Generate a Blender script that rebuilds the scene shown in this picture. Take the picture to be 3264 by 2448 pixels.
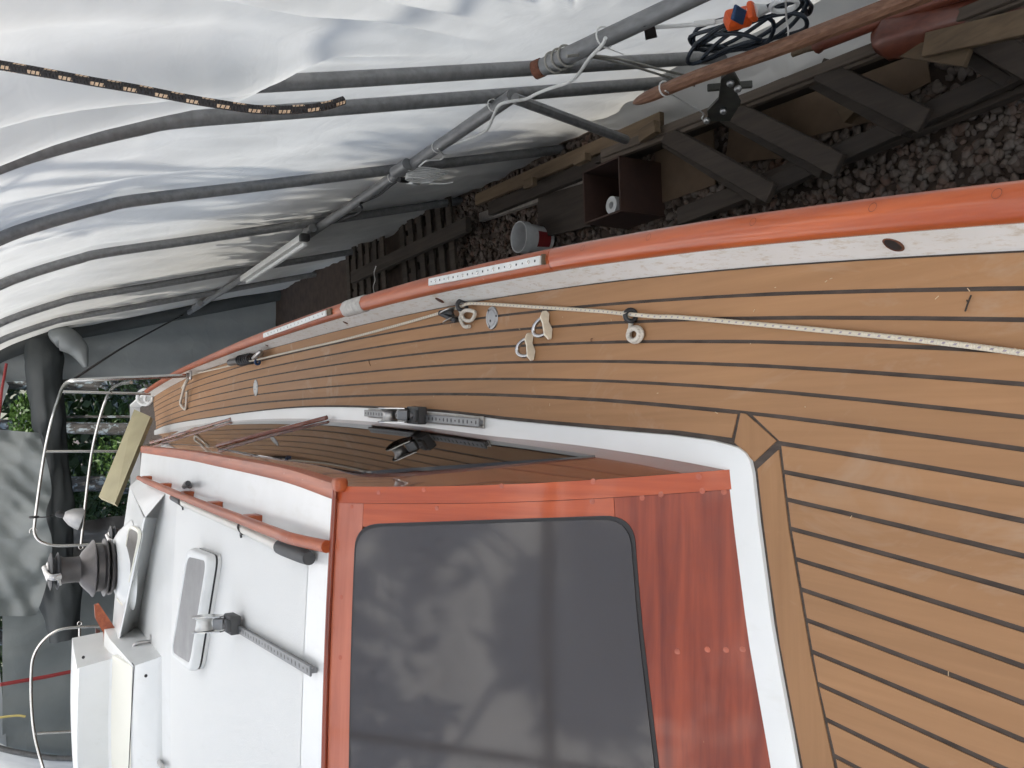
import bpy, bmesh, math, random
from mathutils import Vector, Matrix, noise
import numpy as np
random.seed(7)
R = math.radians
for o in list(bpy.data.objects): bpy.data.objects.remove(o, do_unlink=True)
SC = bpy.context.scene
COL = SC.collection

# ------------------------------------------------------------------ camera (phone held sideways, so the picture lies on its side)
PITCH, YAW = R(30.62), R(2.90)
fwd_h = Vector((math.sin(YAW), math.cos(YAW), 0)); right = Vector((math.cos(YAW), -math.sin(YAW), 0))
fwd = fwd_h*math.cos(PITCH) + Vector((0, 0, -math.sin(PITCH))); upv = right.cross(fwd)
cam = bpy.data.cameras.new('camera'); cam.lens = 30.547; cam.sensor_width = 36; cam.clip_start = .02; cam.clip_end = 600
co = bpy.data.objects.new('camera', cam); COL.objects.link(co); SC.camera = co
M = Matrix((-upv, right, -fwd)).transposed().to_4x4(); M.translation = (0, 0, 3.5); co.matrix_world = M

# ------------------------------------------------------------------ sky, sun, exposure
SUN_EL, SUN_AZ = R(64), R(163)         # azimuth from +Y (aft) towards +X (port)
w = bpy.data.worlds.new('World'); SC.world = w; w.use_nodes = True
nt = w.node_tree; bg = nt.nodes['Background']
sky = nt.nodes.new('ShaderNodeTexSky'); sky.sky_type = 'NISHITA'; sky.sun_disc = False
sky.sun_elevation = SUN_EL; sky.sun_rotation = SUN_AZ; sky.air_density = 1.2; sky.dust_density = 2.0
nt.links.new(sky.outputs[0], bg.inputs[0]); bg.inputs[1].default_value = .14
sl = bpy.data.lights.new('sun', 'SUN'); sl.energy = 3.2; sl.angle = R(.6); sl.color = (1, .95, .87)
so = bpy.data.objects.new('sun', sl); COL.objects.link(so)
sd = Vector((math.sin(SUN_AZ)*math.cos(SUN_EL), math.cos(SUN_AZ)*math.cos(SUN_EL), math.sin(SUN_EL)))
so.rotation_euler = sd.to_track_quat('Z', 'Y').to_euler(); so.location = (0, -6, 14)
SC.view_settings.view_transform = 'Standard'; SC.view_settings.look = 'None'
SC.view_settings.exposure = 1.58; SC.view_settings.gamma = 1
SC.view_settings.use_curve_mapping = False
SC.render.engine = 'CYCLES'
cy = SC.cycles; cy.use_denoising = True; cy.max_bounces = 6; cy.diffuse_bounces = 3; cy.glossy_bounces = 2; cy.use_adaptive_sampling = True; cy.adaptive_threshold = .025; cy.adaptive_min_samples = 24
cy.transmission_bounces = 4; cy.transparent_max_bounces = 8; cy.sample_clamp_indirect = 8; cy.caustics_reflective = False; cy.caustics_refractive = False

# ------------------------------------------------------------------ materials
MAT = {}
def nodes(name):
    m = bpy.data.materials.new(name); m.use_nodes = True; MAT[name] = m
    n = m.node_tree.nodes; l = m.node_tree.links
    return m, n, l, n['Principled BSDF']
def mapping(n, l, scale, coord='Object', rot=(0, 0, 0)):
    tc = n.new('ShaderNodeTexCoord'); mp = n.new('ShaderNodeMapping')
    mp.inputs['Scale'].default_value = scale; mp.inputs['Rotation'].default_value = rot
    l.new(tc.outputs[coord], mp.inputs[0]); return mp.outputs[0]
def ntex(n, l, vec, scale=1, detail=5, rough=.55, dist=0):
    t = n.new('ShaderNodeTexNoise'); t.inputs['Scale'].default_value = scale; t.inputs['Detail'].default_value = detail
    t.inputs['Roughness'].default_value = rough; t.inputs['Distortion'].default_value = dist
    l.new(vec, t.inputs['Vector']); return t.outputs['Fac']
def ramp(n, l, fac, stops):
    r = n.new('ShaderNodeValToRGB'); e = r.color_ramp.elements
    while len(e) < len(stops): e.new(.5)
    for k, (p, c) in enumerate(stops):
        e[k].position = p; e[k].color = tuple(c)+(1,) if len(c) == 3 else c
    l.new(fac, r.inputs[0]); return r.outputs[0]
def mix(n, l, fac, a, b, mode='MIX'):
    m = n.new('ShaderNodeMix'); m.data_type = 'RGBA'; m.blend_type = mode
    if isinstance(fac, (int, float)): m.inputs[0].default_value = fac
    else: l.new(fac, m.inputs[0])
    for i, v in ((6, a), (7, b)):
        if isinstance(v, tuple): m.inputs[i].default_value = v if len(v) == 4 else v+(1,)
        else: l.new(v, m.inputs[i])
    return m.outputs[2]
def bump(n, l, h, bsdf, strength=.3, dist=.002):
    b = n.new('ShaderNodeBump'); b.inputs['Strength'].default_value = strength; b.inputs['Distance'].default_value = dist
    l.new(h, b.inputs['Height']); l.new(b.outputs[0], bsdf.inputs['Normal'])
def g3(c, k): return tuple(min(1, v*k) for v in c)

def simple(name, base, rough=.5, metal=0, var=.15, vscale=(8, 8, 8), bmp=0, coat=0, coat_rough=.05, spec=.5):
    m, n, l, p = nodes(name)
    v = mapping(n, l, vscale); f = ntex(n, l, v, 1, 3, .6)
    c = ramp(n, l, f, [(.25, g3(base, 1-var)), (.75, g3(base, 1+var))])
    l.new(c, p.inputs['Base Color']); p.inputs['Roughness'].default_value = rough; p.inputs['Metallic'].default_value = metal
    p.inputs['Coat Weight'].default_value = coat; p.inputs['Coat Roughness'].default_value = coat_rough
    p.inputs['Specular IOR Level'].default_value = spec
    if bmp: bump(n, l, f, p, bmp)
    return m
def wood(name, dark, light, grain, rough=.45, coat=0, coat_rough=.05, rnd=.12, bmp=.12, spots=None, rgh=0, scuff=0, spec=.5):
    """grain: mapping scale, small number along the grain"""
    m, n, l, p = nodes(name)
    v = mapping(n, l, grain); oi = n.new('ShaderNodeObjectInfo')
    ad = n.new('ShaderNodeVectorMath'); ad.operation = 'ADD'; l.new(v, ad.inputs[0])
    sc = n.new('ShaderNodeVectorMath'); sc.operation = 'SCALE'; sc.inputs[0].default_value = (17, 31, 23); l.new(oi.outputs['Random'], sc.inputs['Scale']); l.new(sc.outputs[0], ad.inputs[1])
    f = ntex(n, l, ad.outputs[0], 1, 4, .62, .35)
    c = ramp(n, l, f, [(.28, dark), (.52, tuple((a+b)/2 for a, b in zip(dark, light))), (.74, light)])
    # broad uneven toning and per-piece difference
    v2 = mapping(n, l, (2.2, 1.1, 2.2)); f2 = ntex(n, l, v2, 1, 2, .6)
    c = mix(n, l, .55, c, ramp(n, l, f2, [(.3, (.72, .72, .72)), (.7, (1.0, 1.0, 1.0))]), 'MULTIPLY')
    mr = n.new('ShaderNodeMapRange'); mr.inputs[3].default_value = 1-rnd; mr.inputs[4].default_value = 1+rnd; l.new(oi.outputs['Random'], mr.inputs[0])
    hs = n.new('ShaderNodeHueSaturation'); l.new(mr.outputs[0], hs.inputs['Value']); l.new(c, hs.inputs['Color'])
    c = hs.outputs[0]
    if spots:
        v3 = mapping(n, l, (1, 1, 1)); f3 = ntex(n, l, v3, spots[0], 3, .7)
        k = ramp(n, l, f3, [(spots[1], (0, 0, 0)), (spots[1]+.035, (1, 1, 1))])
        c = mix(n, l, k, c, spots[2])
    if scuff:
        v4 = mapping(n, l, (5, 3, 5)); f4 = ntex(n, l, v4, 1, 5, .72, .8)
        c = mix(n, l, ramp(n, l, f4, [(.57, (0, 0, 0)), (.76, (.42, .42, .42))]), c, (.48, .39, .30))
        f5 = ntex(n, l, mapping(n, l, (1.7, .9, 1.7)), 1, 3, .6); c = mix(n, l, ramp(n, l, f5, [(.42, (.22, .22, .22)), (.62, (0, 0, 0))]), c, (.25, .135, .072))
    l.new(c, p.inputs['Base Color']); p.inputs['Roughness'].default_value = rough; p.inputs['Specular IOR Level'].default_value = spec
    p.inputs['Coat Weight'].default_value = coat; p.inputs['Coat Roughness'].default_value = coat_rough
    if rgh:
        rr = ramp(n, l, f2, [(.3, (rough-rgh,)*3), (.7, (rough+rgh,)*3)]); l.new(rr, p.inputs['Roughness'])
    if bmp: bump(n, l, f, p, bmp, .0012)
    return m

wood('teak', (.322, .173, .082), (.402, .221, .107), (48, 2.0, 48), rough=.66, rnd=.06, bmp=.12, spots=(150, .74, (.55, .42, .28)), rgh=.08, scuff=1, spec=.28)
wood('teak_cross', (.318, .170, .080), (.395, .216, .104), (2.0, 48, 48), rough=.66, rnd=.05, bmp=.12, spots=(150, .74, (.55, .42, .28)), scuff=1, spec=.28)
simple('caulk', (.068, .053, .045), .7, var=.4, vscale=(60, 14, 60), bmp=.1, spec=.2)
wood('varnish_rail', (.30, .050, .011), (.52, .110, .024), (24, .8, 24), rough=.4, coat=.8, coat_rough=.07, spec=.3, rnd=.03, bmp=.05)
wood('varnish_rail_worn', (.27, .052, .016), (.47, .115, .036), (45, 3, 45), rough=.5, coat=.3, coat_rough=.2, rnd=.03, bmp=.15, spots=(70, .68, (.50, .27, .17)), spec=.3)
wood('mahogany_across', (.13, .018, .007), (.36, .066, .022), (1.0, 26, 26), rough=.4, coat=.7, coat_rough=.07, spec=.3, rnd=.07, bmp=.05, spots=(90, .765, (.46, .25, .12)))
wood('mahogany_pale', (.38, .095, .045), (.56, .165, .085), (1.0, 26, 26), rough=.38, coat=.9, coat_rough=.08, rnd=.04, bmp=.05)  # lighter mahogany of the top rail, varnish highlight put into the colour
wood('mahogany_up', (.34, .056, .015), (.50, .100, .028), (44, 1.6, 3.4), rough=.4, coat=.7, coat_rough=.06, spec=.3, rnd=.07, bmp=.05)
wood('mahogany_side', (.15, .040, .020), (.25, .066, .030), (30, 1.5, 30), rough=.25, coat=1, coat_rough=.02, rnd=.04, bmp=.02)
wood('bung', (.33, .058, .017), (.43, .085, .026), (90, 90, 90), rough=.35, coat=1, rnd=.15, bmp=0)
def gelcoat():
    m, n, l, p = nodes('gelcoat')
    v = mapping(n, l, (1, 1, 1)); f = ntex(n, l, v, 2.2, 4, .65); f2 = ntex(n, l, v, 46, 3, .7); f3 = ntex(n, l, mapping(n, l, (14, 3, 14)), 1, 4, .7)
    c = ramp(n, l, f, [(.3, (.675, .685, .675)), (.7, (.745, .755, .75))])
    c = mix(n, l, ramp(n, l, f3, [(.58, (0, 0, 0)), (.78, (.35, .35, .35))]), c, (.56, .54, .48))
    c = mix(n, l, ramp(n, l, f2, [(.745, (0, 0, 0)), (.77, (.8, .8, .8))]), c, (.30, .27, .23))
    l.new(c, p.inputs['Base Color']); p.inputs['Roughness'].default_value = .34; p.inputs['Coat Weight'].default_value = .3; p.inputs['Coat Roughness'].default_value = .15
gelcoat()
simple('gelcoat_dull', (.67, .675, .66), .55, var=.03, vscale=(220, 220, 220), bmp=.25)
simple('gelcoat_cream', (.82, .80, .70), .3, var=.02, vscale=(3, 3, 3), coat=.3, coat_rough=.15)
def paint_white():
    m, n, l, p = nodes('paint_white')
    v = mapping(n, l, (1, 1, 1)); f = ntex(n, l, v, 26, 6, .7); f2 = ntex(n, l, v, 5, 4, .6); f3 = ntex(n, l, mapping(n, l, (70, 24, 70)), 1, 4, .75)
    c = ramp(n, l, f2, [(.3, (.73, .73, .70)), (.7, (.82, .83, .82))])
    c = mix(n, l, ramp(n, l, f3, [(.52, (0, 0, 0)), (.68, (.6, .6, .6))]), c, (.50, .41, .28))
    c = mix(n, l, ramp(n, l, f, [(.685, (0, 0, 0)), (.70, (1, 1, 1))]), c, (.20, .12, .07))
    l.new(c, p.inputs['Base Color']); p.inputs['Roughness'].default_value = .4
paint_white()
def glass_dark(name, base, rough):
    m, n, l, p = nodes(name)
    v = mapping(n, l, (1, 1, 1)); f = ntex(n, l, v, 190, 2, .8)
    c = mix(n, l, ramp(n, l, f, [(.80, (0, 0, 0)), (.83, (1, 1, 1))]), base, (.45, .45, .45))
    l.new(c, p.inputs['Base Color']); p.inputs['Roughness'].default_value = rough; p.inputs['IOR'].default_value = 1.5
    f2 = ntex(n, l, v, 7, 4, .6); rr = ramp(n, l, f2, [(.3, (rough*.8,)*3), (.7, (rough*1.25,)*3)]); l.new(rr, p.inputs['Roughness'])
glass_dark('acrylic_front', (.058, .053, .054), .065)
glass_dark('acrylic_side', (.020, .017, .015), .025)
glass_dark('acrylic_hatch', (.16, .16, .165), .35)
glass_dark('acrylic_hatch_warm', (.12, .11, .10), .4)
simple('sealant_black', (.016, .015, .016), .5, var=.3)
simple('sealant_white', (.86, .79, .64), .6, var=.12, vscale=(60, 60, 60), bmp=.4)
simple('steel', (.62, .61, .58), .18, 1, var=.1)
simple('steel_dull', (.42, .41, .40), .42, 1, var=.15, vscale=(30, 30, 30))
simple('aluminium', (.36, .36, .36), .42, .9, var=.1, vscale=(20, 20, 20))
simple('track_grey', (.21, .215, .22), .45, .6, var=.15, vscale=(30, 30, 30))
simple('track_pale', (.66, .66, .64), .5, .3, var=.08, vscale=(30, 30, 30))
simple('black_plastic', (.022, .022, .024), .42, var=.2)
simple('rubber_grey', (.055, .056, .058), .65, var=.2)
simple('bronze_dull', (.105, .098, .097), .40, .85, var=.2, vscale=(14, 14, 14))
simple('chrome', (.50, .49, .48), .10, 1, var=.05)
simple('filler_grey', (.42, .40, .37), .8, var=.25, vscale=(40, 40, 40), bmp=.4)
simple('pole_white', (.62, .60, .55), .4, var=.06)
simple('plastic_white', (.72, .73, .72), .4, var=.05)
simple('plastic_dirty', (.44, .44, .44), .5, var=.15, vscale=(14, 14, 14))  # bucket plastic, an uneven mid grey
simple('plastic_orange', (.75, .11, .02), .45, var=.12, vscale=(25, 25, 25))
simple('cable_blue', (.014, .021, .032), .5, var=.25)
simple('tape_blue', (.014, .05, .13), .5, var=.1)
simple('cord_black', (.02, .021, .023), .7, var=.2)
simple('cord_white', (.70, .70, .68), .5, var=.06)
simple('strap_red', (.26, .03, .03), .6, var=.15)
simple('cord_yellow', (.55, .45, .16), .7, var=.15)
simple('hull_paint', (.72, .73, .72), .3, var=.03, vscale=(2, 2, 2), coat=.3)
simple('galvanised', (.23, .232, .235), .5, .5, var=.22, vscale=(26, 9, 26), bmp=.1)
simple('galvanised_rusty', (.30, .27, .24), .6, .3, var=.3, vscale=(18, 18, 18), bmp=.15)
simple('rust', (.13, .048, .026), .85, var=.35, vscale=(60, 60, 60), bmp=.3)
wood('lumber_mid', (.070, .052, .038), (.14, .108, .082), (34, 2.2, 34), rough=.8, rnd=.15, bmp=.4)  # upper rack rails, the light falling from the tarp put into a lighter colour
wood('lumber_dark', (.028, .021, .016), (.066, .050, .038), (34, 2.2, 34), rough=.85, rnd=.25, bmp=.4)
wood('lumber_old', (.022, .015, .011), (.052, .038, .028), (34, 2.2, 34), rough=.8, rnd=.25, bmp=.4)
wood('lumber_tan', (.085, .056, .031), (.165, .112, .064), (34, 2.5, 34), rough=.75, rnd=.15, bmp=.3)
wood('spar_wood', (.12, .045, .022), (.30, .16, .095), (70, 1.2, 70), rough=.5, coat=.25, coat_rough=.3, rnd=.1, bmp=.3)
wood('spar_red', (.10, .026, .014), (.20, .052, .026), (40, 1.5, 40), rough=.45, coat=.4, coat_rough=.2, bmp=.1)
simple('cardboard', (.115, .075, .046), .85, var=.2, vscale=(9, 9, 9), bmp=.15)
simple('box_brown', (.040, .017, .011), .75, var=.25, vscale=(9, 9, 9))
simple('label_red', (.17, .012, .014), .5, var=.1)
simple('board_beige', (.38, .34, .21), .65, var=.18, vscale=(3, 3, 3))
simple('metal_bracket', (.085, .085, .075), .6, .5, var=.35, vscale=(14, 14, 14), bmp=.2)
simple('gravel_dirt', (.045, .030, .022), .95, var=.5, vscale=(9, 9, 9), bmp=.6)
def stones():
    m, n, l, p = nodes('gravel_stone')
    v = mapping(n, l, (1, 1, 1))
    t = n.new('ShaderNodeTexVoronoi'); t.inputs['Scale'].default_value = 16; l.new(v, t.inputs['Vector'])
    h = n.new('ShaderNodeSeparateColor'); l.new(t.outputs['Color'], h.inputs[0])
    c = ramp(n, l, h.outputs[0], [(0, (.070, .045, .034)), (.3, (.105, .080, .066)), (.6, (.14, .115, .098)), (.85, (.11, .060, .042)), (1, (.175, .145, .125))])
    f = ntex(n, l, v, 70, 5, .6); c = mix(n, l, .6, c, ramp(n, l, f, [(.3, (.6, .6, .6)), (.7, (1, 1, 1))]), 'MULTIPLY')
    l.new(c, p.inputs['Base Color']); p.inputs['Roughness'].default_value = .9; bump(n, l, f, p, .3)
stones()
def tarp(name, col, trans, fac, gloss=.06):
    m, n, l, p = nodes(name); n.remove(p); out = n['Material Output']
    d = n.new('ShaderNodeBsdfDiffuse'); t = n.new('ShaderNodeBsdfTranslucent'); g = n.new('ShaderNodeBsdfGlossy')
    v = mapping(n, l, (1, 1, 1)); f = ntex(n, l, v, 3.0, 2, .6); k = ramp(n, l, f, [(.3, (.86,)*3), (.7, (1.0,)*3)])
    l.new(mix(n, l, 1.0, col, k, 'MULTIPLY'), d.inputs[0]); l.new(mix(n, l, 1.0, trans, k, 'MULTIPLY'), t.inputs[0])
    g.inputs['Roughness'].default_value = .35
    b = n.new('ShaderNodeBump'); b.inputs['Strength'].default_value = .16; b.inputs['Distance'].default_value = .015
    vo = n.new('ShaderNodeTexVoronoi'); vo.feature = 'DISTANCE_TO_EDGE'; vo.inputs['Scale'].default_value = 1.6
    dv = n.new('ShaderNodeVectorMath'); dv.operation = 'ADD'; nz = n.new('ShaderNodeTexNoise'); nz.inputs['Scale'].default_value = 1.3; nz.inputs['Detail'].default_value = 2
    l.new(v, nz.inputs['Vector']); l.new(v, dv.inputs[0]); l.new(nz.outputs['Color'], dv.inputs[1]); l.new(dv.outputs[0], vo.inputs['Vector'])
    cr = ramp(n, l, vo.outputs['Distance'], [(0, (1, 1, 1)), (.045, (.25, .25, .25)), (.12, (0, 0, 0))])
    l.new(mix(n, l, .5, ntex(n, l, v, 11, 2, .6, .6), cr, 'ADD'), b.inputs['Height'])
    for s in (d, t, g): l.new(b.outputs[0], s.inputs['Normal'])
    a = n.new('ShaderNodeMixShader'); a.inputs[0].default_value = fac; l.new(d.outputs[0], a.inputs[1]); l.new(t.outputs[0], a.inputs[2])
    c = n.new('ShaderNodeMixShader'); c.inputs[0].default_value = gloss; l.new(a.outputs[0], c.inputs[1]); l.new(g.outputs[0], c.inputs[2])
    l.new(c.outputs[0], out.inputs[0])
tarp('tarp_white', (.74, .74, .72), (.84, .84, .81), .31)
tarp('tarp_flap', (.20, .222, .22), (.22, .24, .24), .2)
tarp('tarp_roof', (.82, .81, .79), (.93, .91, .87), .76)  # unseen roof section, made to pass more light and brighten the deck
tarp('tarp_grey', (.34, .365, .37), (.36, .39, .40), .24)
tarp('tarp_dark', (.075, .083, .086), (.06, .065, .07), .12, .03)
tarp('plastic_black', (.02, .02, .022), (.01, .01, .01), .02, .25)
def rope(name, base, fleck, freq, kind):
    m, n, l, p = nodes(name)
    uv = n.new('ShaderNodeUVMap'); sx = n.new('ShaderNodeSeparateXYZ'); l.new(uv.outputs[0], sx.inputs[0])
    def mth(op, a, b=None, c=None):
        q = n.new('ShaderNodeMath'); q.operation = op
        for i, v in enumerate((a, b, c)):
            if v is None: continue
            if isinstance(v, (int, float)): q.inputs[i].default_value = v
            else: l.new(v, q.inputs[i])
        return q.outputs[0]
    u = mth('MULTIPLY', sx.outputs[0], freq); v = mth('MULTIPLY', sx.outputs[1], 4)
    row = mth('FLOOR', v); uu = mth('ADD', u, mth('MULTIPLY', row, .5))
    fu = mth('FRACT', uu); fv = mth('FRACT', v)
    if kind == 'triple':
        a = mth('LESS_THAN', mth('ABSOLUTE', mth('SUBTRACT', fu, .5)), .21)
        s = mth('GREATER_THAN', mth('FRACT', mth('ADD', mth('MULTIPLY', fu, 7), mth('MULTIPLY', fv, .6))), .25)
        b = mth('LESS_THAN', mth('ABSOLUTE', mth('SUBTRACT', fv, .5)), .26)
        k = mth('MULTIPLY', mth('MULTIPLY', a, b), s)
    else:
        a = mth('LESS_THAN', mth('ABSOLUTE', mth('SUBTRACT', mth('ADD', fu, mth('MULTIPLY', fv, .25)), .55)), .13)
        b = mth('LESS_THAN', mth('ABSOLUTE', mth('SUBTRACT', fv, .5)), .22)
        k = mth('MULTIPLY', a, b)
    l.new(mix(n, l, k, base, fleck), p.inputs['Base Color']); p.inputs['Roughness'].default_value = .85
    # braid relief
    h = mth('ADD', mth('SINE', mth('MULTIPLY', mth('ADD', mth('MULTIPLY', sx.outputs[0], 420), mth('MULTIPLY', sx.outputs[1], 6)), 3.0)),
            mth('SINE', mth('MULTIPLY', mth('SUBTRACT', mth('MULTIPLY', sx.outputs[0], 420), mth('MULTIPLY', sx.outputs[1], 6)), 3.0)))
    bump(n, l, h, p, .5, .0012)
rope('rope_white', (.66, .60, .48), (.33, .29, .32), 55, 'single')
rope('rope_pale', (.60, .56, .49), (.50, .46, .40), 90, 'single')
rope('rope_black', (.022, .020, .021), (.60, .44, .30), 22, 'triple')
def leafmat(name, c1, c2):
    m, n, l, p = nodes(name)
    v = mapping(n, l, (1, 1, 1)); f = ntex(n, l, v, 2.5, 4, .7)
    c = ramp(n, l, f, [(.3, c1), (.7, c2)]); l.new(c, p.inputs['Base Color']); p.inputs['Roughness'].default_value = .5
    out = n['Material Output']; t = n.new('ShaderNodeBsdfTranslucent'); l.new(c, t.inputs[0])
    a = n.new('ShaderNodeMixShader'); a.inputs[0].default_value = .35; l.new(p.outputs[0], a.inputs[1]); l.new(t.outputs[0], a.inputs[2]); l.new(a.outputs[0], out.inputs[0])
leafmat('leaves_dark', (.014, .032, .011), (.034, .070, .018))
leafmat('leaves_bright', (.026, .062, .014), (.075, .14, .028))  # lit copy of the leaf green, sunshine put into the colour
def barkmat():
    m, n, l, p = nodes('bark_lichen')
    v = mapping(n, l, (22, 22, 7)); f = ntex(n, l, v, 1, 6, .65); f2 = ntex(n, l, mapping(n, l, (9, 9, 6)), 1, 5, .7)
    c = ramp(n, l, f, [(.3, (.022, .020, .018)), (.7, (.085, .080, .075))])
    c = mix(n, l, ramp(n, l, f2, [(.52, (0, 0, 0)), (.60, (1, 1, 1))]), c, (.22, .26, .28))
    l.new(c, p.inputs['Base Color']); p.inputs['Roughness'].default_value = .95; bump(n, l, f, p, .6, .02)
barkmat()
simple('forest_floor', (.030, .027, .014), .95, var=.6, vscale=(3, 3, 3), bmp=.5)
simple('lumber_shaving', (.50, .38, .24), .8, var=.3, vscale=(40, 40, 40))
simple('canvas_worn', (.30, .29, .26), .9, var=.2)

# ------------------------------------------------------------------ mesh helpers
class MB:
    def __init__(s): s.v = []; s.f = []; s.uv = {}
    def add(s, vs, fs):
        b = len(s.v); s.v += [tuple(p) for p in vs]; s.f += [tuple(i+b for i in f) for f in fs]; return s
    def box(s, c, size, rot=None, bev=0):
        bm = bmesh.new(); bmesh.ops.create_cube(bm, size=1)
        for v in bm.verts: v.co = Vector((v.co.x*size[0], v.co.y*size[1], v.co.z*size[2]))
        if bev: bmesh.ops.bevel(bm, geom=list(bm.edges), offset=bev, segments=2 if bev > .004 else 1, affect='EDGES', profile=.5)
        m = (rot if isinstance(rot, Matrix) else Matrix.Identity(3)).to_3x3(); c = Vector(c)
        bm.verts.ensure_lookup_table(); s.add([m @ v.co + c for v in bm.verts], [[v.index for v in f.verts] for f in bm.faces]); bm.free(); return s
    def beam(s, a, b, w, h, bev=0, up=(0, 0, 1)):
        a, b = Vector(a), Vector(b); y = (b-a).normalized(); x = y.cross(Vector(up)).normalized(); z = x.cross(y)
        return s.box((a+b)/2, (w, (b-a).length, h), Matrix((x, y, z)).transposed(), bev)
    def tube(s, path, r, n=10, closed=False, caps=True, uv=False):
        P = [Vector(p) for p in path]; N = len(P); rf = r if callable(r) else (lambda k: r)
        T = []
        for i in range(N):
            a = P[(i-1) % N] if (closed or i > 0) else P[i]; b = P[(i+1) % N] if (closed or i < N-1) else P[i]
            T.append((b-a).normalized() if (b-a).length > 1e-9 else Vector((0, 0, 1)))
        x = T[0].orthogonal().normalized(); base = len(s.v); L = 0; k = n+1 if uv else n
        for i in range(N):
            x = (x - T[i]*x.dot(T[i])).normalized(); y = T[i].cross(x)
            if i: L += (P[i]-P[i-1]).length
            rr = rf(i/(N-1 if N > 1 else 1))
            for j in range(k):
                a = 2*math.pi*j/n; s.v.append(tuple(P[i]+x*math.cos(a)*rr+y*math.sin(a)*rr))
                if uv: s.uv[len(s.v)-1] = (L, j/n)
        for i in range(N-1 if not closed else N):
            i2 = (i+1) % N
            for j in range(n):
                j2 = j+1 if uv else (j+1) % n
                s.f.append((base+i*k+j, base+i*k+j2, base+i2*k+j2, base+i2*k+j))
        if caps and not closed:
            s.f.append(tuple(base+j for j in reversed(range(n)))); s.f.append(tuple(base+(N-1)*k+j for j in range(n)))
        return s
    def lathe(s, prof, org, axis=(0, 0, 1), n=24, caps=True):
        z = Vector(axis).normalized(); x = z.orthogonal().normalized(); y = z.cross(x); org = Vector(org); b = len(s.v)
        for r, h in prof:
            for j in range(n):
                a = 2*math.pi*j/n; s.v.append(tuple(org+z*h+(x*math.cos(a)+y*math.sin(a))*r))
        for i in range(len(prof)-1):
            for j in range(n):
                s.f.append((b+i*n+j, b+i*n+(j+1) % n, b+(i+1)*n+(j+1) % n, b+(i+1)*n+j))
        if caps:
            s.f.append(tuple(b+j for j in reversed(range(n)))); s.f.append(tuple(b+(len(prof)-1)*n+j for j in range(n)))
        return s
    def slab(s, poly, d):
        """flat polygon (3D points) pushed along -d to give it thickness"""
        n = len(poly); d = Vector(d); b = len(s.v)
        s.v += [tuple(Vector(p)) for p in poly] + [tuple(Vector(p)-d) for p in poly]
        s.f.append(tuple(b+i for i in range(n))); s.f.append(tuple(b+n+i for i in reversed(range(n))))
        for i in range(n):
            j = (i+1) % n; s.f.append((b+i, b+n+i, b+n+j, b+j))
        return s
    def grid(s, rows):
        b = len(s.v); n = len(rows[0])
        for r in rows: s.v += [tuple(p) for p in r]
        for i in range(len(rows)-1):
            for j in range(n-1): s.f.append((b+i*n+j, b+i*n+j+1, b+(i+1)*n+j+1, b+(i+1)*n+j))
        return s
    def strip(s, rows, thick=None):
        """grid given a thickness vector: closed thin shell"""
        s.grid(rows)
        if thick:
            t = Vector(thick); s.grid([[Vector(p)-t for p in reversed(r)] for r in rows])
            for e in (rows[0], rows[-1], [r[0] for r in rows], [r[-1] for r in rows]):
                s.grid([e, [Vector(p)-t for p in e]])
        return s
    def mesh(s, name, off=(0, 0, 0), smooth=35):
        me = bpy.data.meshes.new(name); o = Vector(off)
        me.from_pydata([tuple(Vector(p)-o) for p in s.v], [], s.f)
        if s.uv:
            lay = me.uv_layers.new(name='UVMap')
            for lp in me.loops: lay.data[lp.index].uv = s.uv.get(lp.vertex_index, (0, 0))
        bm = bmesh.new(); bm.from_mesh(me); bmesh.ops.recalc_face_normals(bm, faces=bm.faces); bm.to_mesh(me); bm.free()
        if smooth:
            me.polygons.foreach_set('use_smooth', [True]*len(me.polygons)); me.set_sharp_from_angle(angle=R(smooth))
        return me
WL = {}
def tagit(o, label=None, cat=None, group=None, kind=None):
    if label: o['label'] = label
    if cat: o['category'] = cat
    if group: o['group'] = group
    if kind: o['kind'] = kind
    return o
def thing(name, loc, label, cat, group=None):
    o = bpy.data.objects.new(name, None); o.location = loc; o.empty_display_size = .1; COL.objects.link(o); WL[o] = Vector(loc)
    return tagit(o, label, cat, group)
def put(name, mb, mat, parent=None, label=None, cat=None, group=None, kind=None, smooth=35):
    if parent is not None: off = WL[parent]
    else:
        a = np.array(mb.v); off = Vector(((a[:, 0].min()+a[:, 0].max())/2, (a[:, 1].min()+a[:, 1].max())/2, a[:, 2].min()))
    me = mb.mesh(name, off, smooth); me.materials.append(MAT[mat])
    o = bpy.data.objects.new(name, me); COL.objects.link(o); WL[o] = off
    if parent is not None: o.parent = parent
    else: o.location = off
    return tagit(o, label, cat, group, kind)
def curve(pts, n=8, closed=False):
    P = [Vector(p) for p in pts]; N = len(P); out = []
    for i in range(N if closed else N-1):
        p0 = P[(i-1) % N] if closed or i > 0 else P[i]*2-P[i+1]; p1 = P[i]; p2 = P[(i+1) % N]
        p3 = P[(i+2) % N] if closed or i+2 < N else p2*2-p1
        for k in range(n):
            t = k/n; out.append(.5*((2*p1)+(p2-p0)*t+(2*p0-5*p1+4*p2-p3)*t*t+(3*p1-p0-3*p2+p3)*t**3))
    if not closed: out.append(P[-1])
    return out
def itp(x, xs, ys): return float(np.interp(x, xs, ys))
D = 2.3                                  # height of the deck above the ground
XC = -1.45                               # centreline of the boat
def mir(p): return (2*XC-p[0], p[1], p[2])

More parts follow.
